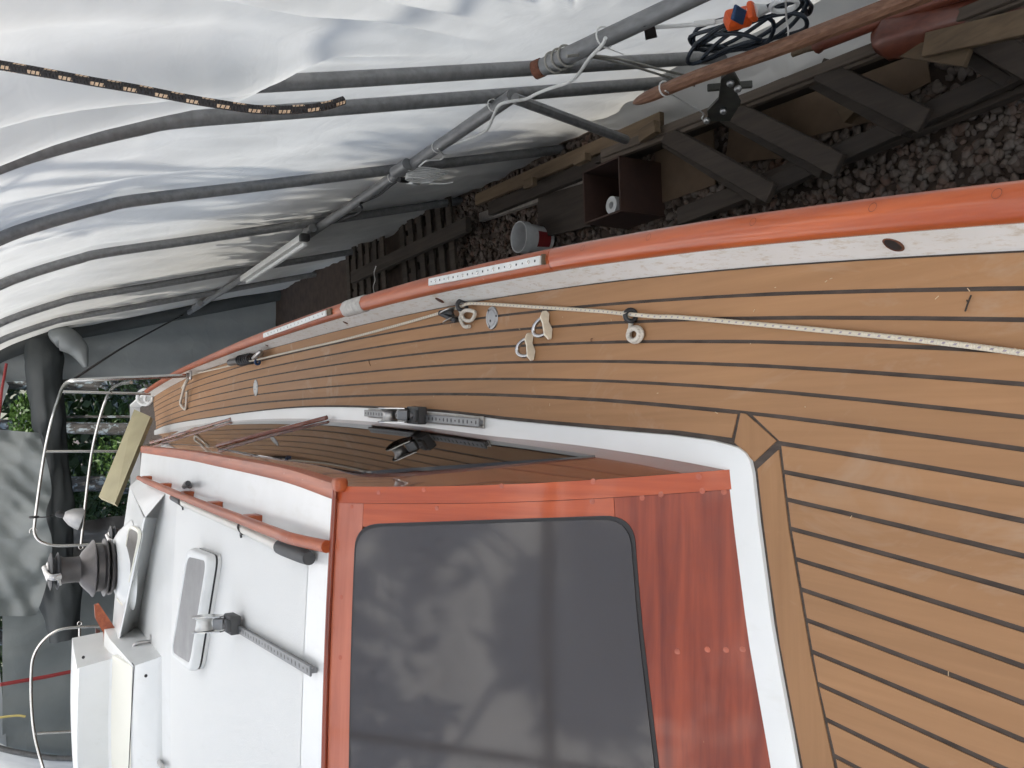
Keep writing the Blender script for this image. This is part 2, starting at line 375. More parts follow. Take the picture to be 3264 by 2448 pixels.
# ================================================================== ground
g = MB(); g.grid([[(x, y, 0) for x in (-90, -12, -4, 3, 12, 90)] for y in (-90, -10, 0, 6, 13, 30, 90)])
put('ground', g, 'gravel_dirt', kind='structure')
g = MB(); g.grid([[(x, y, .004+.25*noise.noise(Vector((x*.4, y*.4, 0)))*min(1, max(0, (y-14)/4))) for x in np.linspace(-30, 30, 40)] for y in np.linspace(13.2, 60, 40)])
put('forest_ground', g, 'forest_floor', kind='structure')
def gravel():
    ico = bmesh.new(); bmesh.ops.create_icosphere(ico, subdivisions=2, radius=1); ico.verts.ensure_lookup_table()
    bv = np.array([v.co[:] for v in ico.verts]); bf = np.array([[v.index for v in f.verts] for f in ico.faces]); ico.free()
    var = []
    for k in range(9):
        q = bv.copy()
        for i, p in enumerate(bv): q[i] = p*(1+.42*noise.noise(Vector(p)*1.1+Vector((k*9.1, 3, k)))+.12*noise.noise(Vector(p)*2.8+Vector((k*5, 1, 0))))
        var.append(q)
    rng = np.random.default_rng(3); V, F = [], []; nb = 0
    N = 9500
    for k in range(N):
        y = 1.2+rng.random()**1.35*5.6; x = rng.uniform(.42, 1.95)
        s = .0125+.0125*rng.random()**1.5 if rng.random() < .8 else .008+.006*rng.random()
        q = var[k % 9]*np.array([1.25, .95, .72])*s
        a, b, c = rng.uniform(0, 6.28), rng.uniform(-.5, .5), rng.uniform(-.5, .5)
        Rm = np.array(Matrix.Rotation(a, 3, 'Z') @ Matrix.Rotation(b, 3, 'X') @ Matrix.Rotation(c, 3, 'Y'))
        V.append(q @ Rm.T+np.array([x, y, s*.35+.012*rng.random()])); F.append(bf+nb); nb += len(bv)
    me = bpy.data.meshes.new('gravel'); me.from_pydata(np.concatenate(V).tolist(), [], np.concatenate(F).tolist())
    me.polygons.foreach_set('use_smooth', [True]*len(me.polygons)); me.materials.append(MAT['gravel_stone'])
    o = bpy.data.objects.new('gravel', me); COL.objects.link(o)
    tagit(o, 'grey and brown gravel stones on the ground beside the boat', 'gravel', kind='stuff')
gravel()

# ================================================================== boat
boat = thing('sailboat', (XC, 2.4, 0), 'white sailing boat with teak planked deck and varnished cabin under the shelter', 'boat')
def table(pts, n=10):
    c = curve([(a, b, 0) for a, b in pts], n); return [p.x for p in c], [p.y for p in c]
EY, EX = table([(-4.4, XC), (-3.6, -.95), (-2.5, -.47), (-1.5, -.17), (-.5, .05), (.2, .152), (.651, .216), (1.053, .266), (1.332, .294), (1.724, .326), (2.394, .364), (3.373, .393), (4.592, .410), (5.4, .408), (6.485, .394), (7.6, .350), (8.5, .295), (9.2, .235)])
def E(y): return itp(y, EY, EX)
def CI(y): return E(y)+itp(y, [-4, 2.8, 5, 9], [.032, .029, .012, .008])
def CO(y): return CI(y)+itp(y, [-4, 2, 4, 6, 9], [.048, .047, .043, .030, .028])
YS = list(np.linspace(-4.35, 9.2, 110))
# --- hull
hb = MB()
def hull_section(y, sgn):
    f = max(0.02, 1-((y-3.2)/7.6)**4) if y < 3.2 else max(.25, 1-((y-3.2)/8.5)**2); hw = CO(y)-.012-XC; out = []
    for t in np.linspace(0, 1, 9):
        z = D+.09-t*(1.35 if True else 0)
        wd = hw*(1-.28*t**2.2-.62*t**6) if t < 1 else hw*.08
        if y < -1: wd *= 1-(t*.8)*min(1, (-1-y)/3.4)*.6
        out.append((XC+sgn*max(.01, wd), y, z))
    return out
for sgn in (1, -1): hb.grid([hull_section(y, sgn) for y in YS])
tr = hull_section(9.2, 1); tl = hull_section(9.2, -1); hb.add(tr+tl[::-1], [tuple(range(len(tr)*2))])
hb.grid([[(XC+s*w, y, z) for (s, w, z) in ((1, .14, D-1.2), (1, .10, .35), (1, .05, .22), (-1, .05, .22), (-1, .10, .35), (-1, .14, D-1.2))] for y in (1.2, 2.2, 5.4, 6.2)])
put('hull', hb, 'hull_paint', boat)
for x, y in ((XC, 1.5), (XC, 3.7), (XC, 5.9)):
    put('keel_block', MB().box((x, y, .108), (.5, .2, .208), bev=.006), 'lumber_old', label='dark timber block under the keel of the boat, %s of three' % ('forward' if y < 2 else 'middle' if y < 5 else 'aft'), cat='block', group='blocks under the keel')
# --- bulwark (white inner face under the rail) and its drain holes
for mm in (lambda p: p, mir):
    bw = MB().grid([[mm((E(y)-.004, y, D-.01)), mm((E(y), y, D+.0)), mm((E(y)+.004, y, D+.014)), mm((CI(y)-.002, y, D+.07)), mm((CI(y)+.004, y, D+.09)), mm((CI(y)+.02, y, D+.09))] for y in YS])
    put('bulwark', bw, 'paint_white', boat)
def hole(pt, ry, rz, nrm):
    z = Vector(nrm).normalized(); y = Vector((.12, 1, 0)); y = (y-z*y.dot(z)).normalized(); x = y.cross(z); c = Vector(pt)
    ring = MB(); k = 20
    for q in (0, 1, 2):
        for j in range(k):
            a = 2*math.pi*j/k; f = (1.22, 1.0, .92)[q]; ring.v.append(tuple(c+y*math.cos(a)*ry*f+x*math.sin(a)*rz*f+z*(.0022, .0045, .0020)[q]))
    for q in (0, 1):
        for j in range(k): ring.f.append((q*k+j, q*k+(j+1) % k, (q+1)*k+(j+1) % k, (q+1)*k+j))
    h = put('drain_hole', ring, 'rust', boat)
    put('bore', MB().slab([c+y*math.cos(2*math.pi*j/k)*ry*.95+x*math.sin(2*math.pi*j/k)*rz*.95+z*.0032 for j in range(k)], z*.004), 'sealant_black', h)
for p, ry, rz in (((0.261,0.822,2.340), .0125, .0165), ((0.385,2.380,2.335), .011, .014), ((0.405,3.215,2.335), .008, .010), ((0.413,4.369,2.335), .007, .010)):
    y = p[1]; hole((E(y)+.006+(CI(y)-E(y)-.006)*.42, y, D+.038), ry, rz, (-.85, .1, .45))
# --- cap rail, in lengths: bright varnish forward, worn aft, grey filler at a repair
def cap(y0, y1, mat, grow=0, side=1, n=None, name='cap_rail'):
    rows = []; n = n or max(4, int((y1-y0)/.12))
    for y in np.linspace(y0, y1, n):
        a, b = CI(y)-.006-grow, CO(y)+grow; wv = grow*.5*noise.noise(Vector((y*30, 2, 1))); c = (a+b)/2
        sec = [(a+.004, D+.078), (a, D+.086), (a, D+.100+wv), (a+.007, D+.110+wv), (c, D+.116+grow+wv), (b-.007, D+.110+wv), (b, D+.098+wv), (b, D+.080), (b-.006, D+.074)]
        rows.append([(x, y, z) if side > 0 else mir((x, y, z)) for x, z in sec])
    m = MB().grid(rows)
    for r in (rows[0], rows[-1]): m.add(r, [tuple(range(len(r)))])
    return put(name, m, mat, boat, smooth=50)
cap(-4.3, 1.655, 'varnish_rail'); cap(1.657, 2.86, 'varnish_rail_worn'); cap(2.86, 3.05, 'filler_grey', .004, name='rail_repair'); cap(3.05, 8.05, 'varnish_rail_worn')
cap(-4.3, 8.05, 'varnish_rail', side=-1)
for y in (.62, .80, 1.03, 1.30, 1.52):
    c = (CI(y)*.35+CO(y)*.65); r = MB()
    k = 16; R0, R1 = .0062, .0070
    r.v = [(c+rr*math.cos(2*math.pi*j/k), y+rr*math.sin(2*math.pi*j/k), D+.1163-.35*abs(rr*math.cos(2*math.pi*j/k)+.008)) for rr in (R0, R1) for j in range(k)]
    r.f = [(j, (j+1) % k, k+(j+1) % k, k+j) for j in range(k)]
    put('bung_ring', r, 'rust', boat)
# --- perforated tracks on the cap rail
def flat_track(a, b, wd, mat, nh, name, zo=.0):
    a, b = Vector(a), Vector(b); y = (b-a).normalized(); x = y.cross(Vector((0, 0, 1))).normalized(); z = x.cross(y); L = (b-a).length
    t = put(name, MB().box((a+b)/2+z*.003, (wd, L, .006), Matrix((x, y, z)).transposed(), .001), mat, boat)
    hs = MB()
    for k in range(nh):
        c = a+y*L*(k+.7)/(nh+.4)+z*.0064; rr = .0032 if k % 3 else .0024
        hs.slab([c+x*math.cos(2*math.pi*j/10)*rr+y*math.sin(2*math.pi*j/10)*rr for j in range(10)], z*.0006)
    put('holes', hs, 'sealant_black', t, kind='stuff', smooth=0)
    sc = MB()
    for k in range(1, nh, 3):
        c = a+y*L*(k+.7)/(nh+.4)+z*.006; sc.lathe([(.005, 0), (.0045, .0018), (.002, .0028)], c, z, 10)
    put('screw_heads', sc, 'steel', t, kind='stuff')
    return t
flat_track((0.410,2.269,2.422), (0.370,1.671,2.422), .021, 'track_pale', 21, 'rail_track')
flat_track((0.435,4.089,2.422), (0.432,3.187,2.422), .021, 'track_pale', 17, 'rail_track')
for a, b in (((0.372,1.673,2.418), (0.372,1.665,2.418)), ((0.435,3.193,2.418), (0.434,3.145,2.418))):
    put('rail_insert', MB().beam(a, b, .024, .008), 'lumber_tan', boat)

# --- deck: dark caulked base with each teak plank laid on it
CKY, CKX = [8.3, 7.473, 5.737, 4.318, 3.389, 2.520, 2.035, 1.617, 1.350, 1.203][::-1], [.005, .050, .080, .093, .078, .039, .004, -.022, -.037, -.052][::-1]
_cy, _cx = table(list(zip(CKY, CKX)))
def CK(y): return itp(y, _cy, _cx)                       # outer edge of the white cabin strip
FKX, FKY = [-1.45, -1.0, -.614, -.395, -.177, -.088], [1.0, 1.015, 1.077, 1.122, 1.150, 1.158]
FMX, FMY = [-1.45, -1.0, -.60, -.457, -.194, -.045], [.935, .945, .997, 1.034, 1.080, 1.096]
def FK(x): return itp(x, FKX, FKY)
def FM(x): return itp(x, FMX, FMY)
dk = MB()
for sgn in (1, -1):
    dk.grid([[(x if sgn > 0 else 2*XC-x, y, D-.0022) for x in np.linspace(XC, E(y)+.004, 5)] for y in YS])
deck = put('deck', dk, 'caulk', boat, smooth=0)
GAP = .0034
OFF = [0.004, .053, .096, .140, .184, .229, .273, .321, .371, .419, .469, .520, .570, .620, .671, .722, .776, .830, .885, .940, .995, 1.05, 1.105, 1.16, 1.215, 1.27, 1.325, 1.38, 1.435]
def plank(poly, mat='teak', both=True):
    a = sum(p[0]*q[1]-q[0]*p[1] for p, q in zip(poly, poly[1:]+poly[:1]))
    if a < 0: poly = poly[::-1]
    for mm in ((lambda p: p), mir)[:2 if both else 1]:
        o = put('plank', MB().slab([mm((x, y, D)) for x, y in poly], (0, 0, .008)), mat, deck, smooth=0)
    return o
def inset(poly, d):
    """shrink a convex polygon by d"""
    n = len(poly); a = sum(p[0]*q[1]-q[0]*p[1] for p, q in zip(poly, poly[1:]+poly[:1]))
    if a < 0: poly = poly[::-1]
    out = []
    for i in range(n):
        p0, p1, p2 = Vector(poly[i-1]), Vector(poly[i]), Vector(poly[(i+1) % n])
        e1, e2 = (p1-p0).normalized(), (p2-p1).normalized(); n1, n2 = Vector((-e1.y, e1.x)), Vector((-e2.y, e2.x))
        b = (n1+n2).normalized(); out.append(tuple(p1+b*d/max(.35, b.dot(n1))))
    return out
for k in range(6):                                      # long side planks
    ya, yb = -4.0+.25*k, 8.35-.03*k
    yy = list(np.linspace(ya, yb, 64)); g0 = GAP if k else .0
    poly = [(max(XC+.07, E(y)-OFF[k]-g0), y) for y in yy]+[(max(XC+.065, E(y)-OFF[k+1]+GAP), y) for y in yy[::-1]]
    plank(poly)
ya, yb = (0.009,1.192,2.300)[1]+GAP, (-0.051,1.209,2.300)[1]+GAP    # inner plank beside the cabin
plank([(E(y)-OFF[6]-GAP-.0015, y) for y in np.linspace(ya, 8.2, 50)]+[(CK(y)+itp(y, [1.2, 2.2, 5], [.010, .0085, .006]), y) for y in np.linspace(8.2, yb, 50)])
plank(inset([(0.009,1.189,2.300)[:2], (0.007,1.172,2.300)[:2], (-0.046,1.096,2.300)[:2], (-0.089,1.157,2.300)[:2], (-0.051,1.209,2.300)[:2]], GAP), 'teak_cross')
xs = list(np.linspace(-.098, XC, 14))                    # margin board in front of the cabin
plank([(x, FK(x)-.0075) for x in xs]+[(x, FM(x)+GAP) for x in [XC]+xs[::-1][1:-1]+[-.062]], 'teak_cross', True)
GAP = .0041
for k in range(6, 27):                                  # foredeck planks butting on the margin board
    def yend(d):
        y = 1.1
        for _ in range(12): y = FM(E(y)-d)-GAP
        return y
    if k == 6:
        a = (0.001,1.156,2.300); b = (-0.042,1.099,2.300)
        yy = list(np.linspace(-2.6, a[1], 40)); y2 = list(np.linspace(-2.6, b[1]-.004, 40))
    else:
        yy = list(np.linspace(-2.6, yend(OFF[k]+GAP), 34)); y2 = list(np.linspace(-2.6, yend(OFF[k+1]-GAP), 34))
    L = [(max(XC+.07, E(y)-OFF[k]-GAP), y) for y in yy]; Rr = [(max(XC+.065, E(y)-OFF[k+1]+GAP), y) for y in y2]
    if L[-1][0] <= XC+.08: break
    i0 = 0
    while i0 < 30 and L[i0][0] <= XC+.071: i0 += 1
    plank(L[max(0, i0-1):]+Rr[max(0, i0-1):][::-1])
plank([(XC-.06, -3.9), (XC+.06, -3.9), (XC+.06, FM(XC)-GAP), (XC-.06, FM(XC)-GAP)], both=False)
# --- white strip round the foot of the cabin
WBY, WBX = table([(1.209, -.100), (1.405, -.080), (1.744, -.055), (2.166, -.034), (2.639, -.004), (3.392, .030), (4.4, .050), (5.3, .050), (6.4, .042), (7.5, .012), (8.25, -.035)])
def WB(y): return itp(y, WBY, WBX)
YBX, YBY = [-1.45, -1.0, -.629, -.404, -.18, -.1], [1.03, 1.06, 1.125, 1.170, 1.198, 1.205]
def YB(x): return itp(x, YBX, YBY)
outer = [(CK(y), y) for y in np.linspace(8.25, 1.26, 60)]+[(-.0535, 1.215), (-.059, 1.190), (-.069, 1.173), (-.083, 1.162)]+[(x, FK(x)) for x in np.linspace(-.105, XC, 16)]
inner = [(WB(y)-.01, y) for y in np.linspace(8.25, 1.26, 60)]+[(-.105, 1.225), (-.108, 1.215), (-.112, 1.214), (-.118, 1.213)]+[(x-.012, YB(x-.012)+.012) for x in np.linspace(-.125, XC, 16)]
for mm in (lambda p: p, mir):
    st = MB().grid([[mm((o[0], o[1], D-.003)) for o in outer], [mm((o[0]*.98+i[0]*.02, o[1]*.98+i[1]*.02, D+.0045)) for o, i in zip(outer, inner)], [mm((o[0]*.85+i[0]*.15, o[1]*.85+i[1]*.15, D+.007)) for o, i in zip(outer, inner)], [mm((i[0], i[1], D+.008)) for i in inner]])
    put('cabin_strip', st, 'gelcoat', boat, smooth=50)

# --- cabin
_ey, _ex = table([(2.164, -.154), (2.7, -.129), (3.7, -.113), (4.4, -.105), (5.9, -.102), (6.3, -.104)])
def XE(y): return itp(y, _ey, _ex)
def ZE(y): return itp(y, [2.164, 2.7, 3.7, 4.4, 5.9, 6.3], [.45, .44, .43, .42, .40, .395])
def ZR(x, y): return ZE(y)+.06*(1-min(1, abs((x-XC)/(XE(y)-XC)))**2)
YTX, YTY = [-1.45, -.9, -.46, -.154], [2.14, 2.15, 2.16, 2.164]
def YT(x): return itp(x, YTX, YTY)
def rake(t): return 1.207+(2.164-1.207)*t             # forward edge of the side
def side(y, t, off=0):        # t 0 at the foot, 1 at the roof edge
    x = WB(y)+(XE(y)-WB(y))*t; r = rake(t); xr0 = WB(r)+(XE(r)-WB(r))*t
    k = max(0, min(1, 1-(y-r)/1.3)); return (x+(-.1-.054*t-.012*math.sin(math.pi*t)-xr0)*k*k+off, y, D+ZE(y)*t)
ROOF_END = 6.05
for mm in (lambda p: p, mir):
    sd = MB().grid([[mm(side(rake(t)+(ROOF_END-rake(t))*u, t)) for u in np.linspace(0, 1, 50)] for t in np.linspace(0, 1, 9)])
    put('cabin_side', sd, 'mahogany_side', boat, smooth=60)
def side_panel(name, mat, poly, off, parent=boat, thick=.006, sub=8):
    """poly in (y, z above deck); laid on the leaning cabin side"""
    pts = []
    for i in range(len(poly)):
        a, b = poly[i], poly[(i+1) % len(poly)]
        for k in range(sub): pts.append((a[0]+(b[0]-a[0])*k/sub, a[1]+(b[1]-a[1])*k/sub))
    c = (sum(p[0] for p in pts)/len(pts), sum(p[1] for p in pts)/len(pts))
    ymin, ymax = min(p[0] for p in poly), max(p[0] for p in poly)
    ql = np.linspace(ymin, ymax, 9); qh = np.linspace(max(ymin, 2.25), ymax, 9)
    A = np.polyfit(ql, [side(q, .05/ZE(q))[0] for q in ql], 3); B_ = np.polyfit(qh, [side(q, .36/ZE(q))[0] for q in qh], 2)
    def s3(y, z, o):          # evenly curved pane, so that its reflections stay calm
        xa, xb = np.polyval(A, y), np.polyval(B_, y); return Vector((xa+(xb-xa)*(z-.05)/.31+o, y, D+z))
    m = MB(); n = len(pts)
    # strips of quads between lower and upper outline would cross; use a y-monotone sweep instead
    ys = np.linspace(min(p[0] for p in poly)+1e-4, max(p[0] for p in poly)-1e-4, 40); rows = []
    for y in ys:
        zs = []
        for i in range(len(poly)):
            (y0, z0), (y1, z1) = poly[i], poly[(i+1) % len(poly)]
            if (y0-y)*(y1-y) <= 0 and y0 != y1: zs.append(z0+(z1-z0)*(y-y0)/(y1-y0))
        lo, hi = min(zs), max(zs); rows.append([s3(y, lo+(hi-lo)*k/6, 0) for k in range(7)])
    off += -min(p.x-side(p.y, (p.z-D)/ZE(p.y))[0] for r in rows for p in r); rows = [[p+Vector((off, 0, 0)) for p in r] for r in rows]
    m.strip(rows, (thick, 0, 0))
    o = put(name, m, mat, parent, smooth=40); return o
W1 = side_panel('side_window', 'acrylic_side', [(1.587, .048), (3.49, .045), (3.97, .362), (3.3, .380), (2.9, .380), (2.286, .352)], .0012, thick=.010)
W2 = side_panel('side_window', 'acrylic_side', [(3.58, .045), (5.25, .040), (5.85, .335), (4.09, .350)], .0012, thick=.010)
for (ya, za), (yb, zb) in (((3.50, .022), (4.00, .362)), ((5.30, .006), (5.95, .362))):
    a = Vector(side(ya, za/ZE(ya), .013)); b = Vector(side(yb, zb/ZE(yb), .013))
    put('mullion', MB().beam(a, b, .020, .018, .004, up=(1, 0, .3)), 'mahogany_side', boat)
for mm in (lambda p: p, mir):                            # coaming running aft from the cabin
    co_ = MB().grid([[mm((WB(y)-.004+(XE(min(y, 6.3))-WB(y))*.9*t*itp(y, [6, 8.25], [1, .3]), y, D+t*itp(y, [6.0, 6.4, 8.25], [.385, .30, .06]))) for y in np.linspace(6.0, 8.25, 20)] for t in np.linspace(0, 1, 6)])
    put('coaming', co_, 'mahogany_side', boat, smooth=60)
# cap moulding along the roof edge
mo = MB(); rows = []
for y in np.linspace(2.145, ROOF_END, 50):
    x, z = XE(y), D+ZE(y)
    rows.append([(x+.009, y, z-.030), (x+.011, y, z-.006), (x+.006, y, z+.006), (x-.010, y, z+.010), (x-.030, y, z+.010), (x-.038, y, z+.001)])
for rr_ in (rows, [[mir(p) for p in r] for r in rows]): put('roof_moulding', MB().grid(rr_), 'varnish_rail_worn', boat, smooth=50)
# roof
rf = MB(); xr = [XE]
rows = []
for u in np.linspace(0, 1, 40):
    row = []
    for s in np.linspace(-1, 1, 41):
        y0 = YT(XC+abs(s)*(-.154-XC)); y = y0+(ROOF_END-y0)*u; x = XC+s*(XE(y)-.012-XC); row.append((x, y, D+ZR(x if x > XC else 2*XC-x, y)))
    rows.append(row)
rf.grid(rows)
b = rows[-1]; rf.grid([b, [(p[0], p[1]+.02, D-.25) for p in b]])
put('cabin_roof', rf, 'gelcoat', boat, smooth=60)
# slightly raised non-slip panel on the roof
def roof_pt(x, y, o): return (x, y, D+ZR(x if x > XC else 2*XC-x, y)+o)
ns = MB(); rows = []
for y in np.linspace(2.36, 4.55, 40):
    e = .10*max(0, 1-(y-2.36)/.10)**2+.10*max(0, 1-(4.55-y)/.10)**2
    x1 = -.285-.0*y-e; rows.append([roof_pt(x, y, .0009) for x in np.linspace(x1, 2*XC-x1, 28)])
ns.grid(rows); put('nonslip_panel', ns, 'gelcoat_dull', boat, smooth=60)
# front of the cabin: raked, slightly bowed, built of boards round a big dark pane
def front(x, t, off=0):
    y0, y1 = YB(x), YT(x); zt = ZR(x, 2.16); n = Vector((0, -zt, y1-y0)).normalized()
    return Vector((x, y0+(y1-y0)*t, D+zt*t))+n*off
def xedge(t): return -.1-.054*t-.012*math.sin(math.pi*t)
def front_board(name, mat, x0, x1, t0, t1, off, parent=boat, nx=14, ntt=8, mirror=True):
    for mm in ((lambda p: p), mir)[:2 if mirror else 1]:
        m = MB(); rows = []
        for t in np.linspace(t0, t1, ntt):
            a = x0(t) if callable(x0) else x0; b_ = x1(t) if callable(x1) else x1
            rows.append([Vector(mm(front(a+(b_-a)*s, t, off))) for s in np.linspace(0, 1, nx)])
        m.strip(rows, (0, -.004, .009))
        o = put(name, m, mat, parent, smooth=40)
    return o
front_board('cabin_front', 'mahogany_across', lambda t: xedge(t)-.012, XC+.001, 0.0, 1.0, -.004, nx=24)
front_board('corner_strip', 'mahogany_up', xedge, lambda t: xedge(t)-.037-.004*t, 0.004, .99, .004)
front_board('bottom_rail', 'mahogany_across', lambda t: xedge(t)-.038-.004*t, XC+.002, .004, .246, .0022, nx=24)
front_board('side_stile', 'mahogany_up', lambda t: xedge(t)-.038-.004*t, lambda t: -.20-.052*(t-.215)/.703, .247, .905, .0022)
front_board('top_rail', 'mahogany_pale', lambda t: xedge(t)-.038-.004*t, XC+.002, .906, .99, .0022, nx=24)
put('front_trim', MB().tube([front(x, .995, .004)+Vector((0, .002, .002)) for x in np.linspace(-.150, XC, 14)], .0085, 8), 'mahogany_across', boat, smooth=60)
put('corner_block', MB().box((-.149, 2.148, D+.447), (.036, .046, .034), bev=.010), 'varnish_rail_worn', boat, smooth=60)
def pane_outline(grow, mirror):
    c = [(-.199+grow, .213-grow*1.0), (-.252+grow, .921+grow*1.0), (XC+.045-grow, .921+grow), (XC+.045-grow, .213-grow)]
    rad = [(.055, .065), (.060, .075), (.05, .06), (.05, .06)]; out = []
    for i in range(4):
        p, a, q = c[i-1], c[i], c[(i+1) % 4]
        def toward(b_, rr):
            d = (b_[0]-a[0], (b_[1]-a[1])); L = math.hypot(d[0], d[1]*1.0); return (a[0]+d[0]/L*rr, a[1]+d[1]/L*rr)
        A = toward(p, rad[i][1] if abs(p[0]-a[0]) < .1 else rad[i][0]); B_ = toward(q, rad[i][1] if abs(q[0]-a[0]) < .1 else rad[i][0])
        for k in range(9):
            t = k/8; out.append(((1-t)**2*A[0]+2*t*(1-t)*a[0]+t*t*B_[0], (1-t)**2*A[1]+2*t*(1-t)*a[1]+t*t*B_[1]))
    return out
def pane(name, mat, grow, off, parent):
    ol = pane_outline(grow, False)
    for mm in (lambda p: p, mir):
        m = MB()
        # y-monotone sweep in t so that the pane follows the bow of the cabin front
        ts = np.unique(np.concatenate([np.linspace(min(p[1] for p in ol)+1e-5, max(p[1] for p in ol)-1e-5, 18), [p[1] for p in ol]])); rows = []
        ts = ts[(ts > min(p[1] for p in ol)+1e-6) & (ts < max(p[1] for p in ol)-1e-6)]
        for t in ts:
            xs_ = []
            for i in range(len(ol)):
                (x0, t0), (x1, t1) = ol[i], ol[(i+1) % len(ol)]
                if (t0-t)*(t1-t) <= 0 and abs(t0-t1) > 1e-9: xs_.append(x0+(x1-x0)*(t-t0)/(t1-t0))
            lo, hi = min(xs_), max(xs_); rows.append([Vector(mm(front(hi+(lo-hi)*s, t, off))) for s in np.linspace(0, 1, 20)])
        m.strip(rows, (0, -.002, .005))
        o = put(name, m, mat, parent, smooth=40)
    return o
sl_ = pane('window_seal', 'sealant_black', .0055, .0035, boat); pane('front_window', 'acrylic_front', -.002, .0062, boat)
for p in ((-0.156,1.896,2.625), (-0.128,1.481,2.430), (-0.115,1.271,2.331), (-0.151,1.341,2.366), (-0.159,1.380,2.384), (-0.142,1.262,2.329), (-0.143,1.225,2.311), (-0.451,1.305,2.369), (-0.440,1.251,2.342), (-0.436,1.218,2.326), (-0.431,1.190,2.312), (-0.198,1.858,2.611), (-0.170,1.483,2.433), (-0.166,2.027,2.687), (-0.142,1.692,2.529), (-0.204,2.110,2.729), (-0.276,2.046,2.706), (-0.429,2.124,2.755), (-0.576,2.116,2.763)):
    t = (p[2]-D)/ZR(p[0], 2.16); c = front(p[0], t, .0040 if p[0] > xedge(t)-.040 else .0022); nrm = Vector((0, -.42, .9)).normalized()
    put('bung', MB().lathe([(.0060, -.002), (.0060, .0003), (.0050, .0005)], c, nrm, 12), 'bung', boat)

# ================================================================== fittings fixed to the boat
def ringpts(c, r, ax, ay, n=20, a0=0, a1=2*math.pi):
    c, ax, ay = Vector(c), Vector(ax), Vector(ay); return [c+ax*math.cos(a0+(a1-a0)*k/n)*r+ay*math.sin(a0+(a1-a0)*k/n)*r for k in range(n if a1-a0 > 6.28 else n+1)]
X, Y, Z = Vector((1, 0, 0)), Vector((0, 1, 0)), Vector((0, 0, 1))
# handrail on the roof
hr = [(-0.276,5.628,2.776), (-0.286,4.507,2.794), (-0.293,3.757,2.804), (-0.297,2.965,2.812), (-0.299,2.472,2.818), (-0.301,2.359,2.814), (-0.303,2.260,2.798), (-0.304,2.155,2.781)]
hand = put('handrail', MB().tube(curve(hr, 8), lambda k: .0165 if k > .02 else .013, 14), 'varnish_rail_worn', boat, smooth=60)
for p in ((-0.281,5.535,2.720), (-0.273,4.804,2.729), (-0.275,4.158,2.738), (-0.286,3.538,2.746), (-0.296,2.931,2.752)):
    p = Vector(p); y = p.y; xr_ = itp(y, [q[1] for q in sorted(hr, key=lambda q: q[1])], [q[0] for q in sorted(hr, key=lambda q: q[1])])
    m = MB().box((xr_, y, p.z+.022), (.026, .085, .052), bev=.006); put('standoff', m, 'varnish_rail_worn', hand)
# genoa track on the white strip, with car and block
def t_track(a, b, wd, ht, mat, nh, name):
    a, b = Vector(a), Vector(b); y = (b-a).normalized(); x = y.cross(Z).normalized(); z = x.cross(y); L = (b-a).length; Rm = Matrix((x, y, z)).transposed()
    t = put(name, MB().box((a+b)/2+z*(ht-.003), (wd, L, .006), Rm, .0012).box((a+b)/2+z*(ht-.006)/2, (wd*.45, L-.004, ht-.006), Rm), mat, boat)
    hs = MB()
    for k in range(nh):
        c = a+y*L*(k+.6)/(nh+.2)+z*(ht+.0004); f = .42 if k % 4 else .22
        hs.slab([c+x*math.cos(2*math.pi*j/10)*wd*f*.62+y*math.sin(2*math.pi*j/10)*.0040 for j in range(10)], z*.0008)
    put('holes', hs, 'sealant_black', t, kind='stuff', smooth=0)
    return t, a, x, y, z, L
T1, a_, x_, y_, z_, L_ = t_track((0.047,3.058,2.310), (-0.000,2.168,2.310), .024, .019, 'track_grey', 34, 'genoa_track')
put('bedding', MB().beam(a_+z_*.0015, a_+y_*L_+z_*.0015, .034, .003, .001), 'filler_grey', T1)
def car_and_block(base, fw, sd_, up, s, drum, tilt, parent_name='track_car'):
    """base on top of the track; fw along the track, the sheave stands off along fw"""
    Rm = Matrix((sd_, fw, up)).transposed(); base = Vector(base)
    c = put(parent_name, MB().box(base+up*.008*s, (.050*s, .085*s, .030*s), Rm, .005*s).box(base+up*.026*s-fw*.028*s, (.034*s, .030*s, .014*s), Rm, .004*s), 'rubber_grey', boat)
    put('plunger', MB().lathe([(.009*s, 0), (.009*s, .014*s), (.006*s, .017*s)], base+up*.020*s-fw*.026*s, up, 14), 'bronze_dull', c)
    d = (fw*math.cos(tilt)+up*math.sin(tilt)).normalized(); n2 = sd_; e = n2.cross(d).normalized()
    o = base+up*.026*s+fw*.02*s
    put('toggle', MB().box(o+d*.012*s, (.030*s, .034*s, .026*s), Matrix((n2, d, e)).transposed(), .004*s), 'track_grey', c)
    ctr = o+d*.062*s
    put('sheave', MB().lathe([(.026*s, -.017*s), (.020*s, -.010*s), (.0175*s, 0), (.020*s, .010*s), (.026*s, .017*s)], ctr, n2, 28), drum, c, smooth=60)
    for q in (-1, 1):
        pts = [(-.060, .016), (-.03, .022), (0, .029), (.02, .027), (.031, .015), (.034, 0), (.031, -.015), (.02, -.027), (0, -.029), (-.03, -.022), (-.060, -.016)]
        put('cheek', MB().slab([ctr+d*a*s+e*b*s+n2*q*.020*s+n2*.0015*s for a, b in pts], n2*.003*s), 'steel', c, smooth=30)
    return c
pc = Vector((0.029,2.568,2.330)); car_and_block(pc, y_*(1 if y_.y > 0 else -1), x_, z_, 1.12, 'steel_dull', .62)
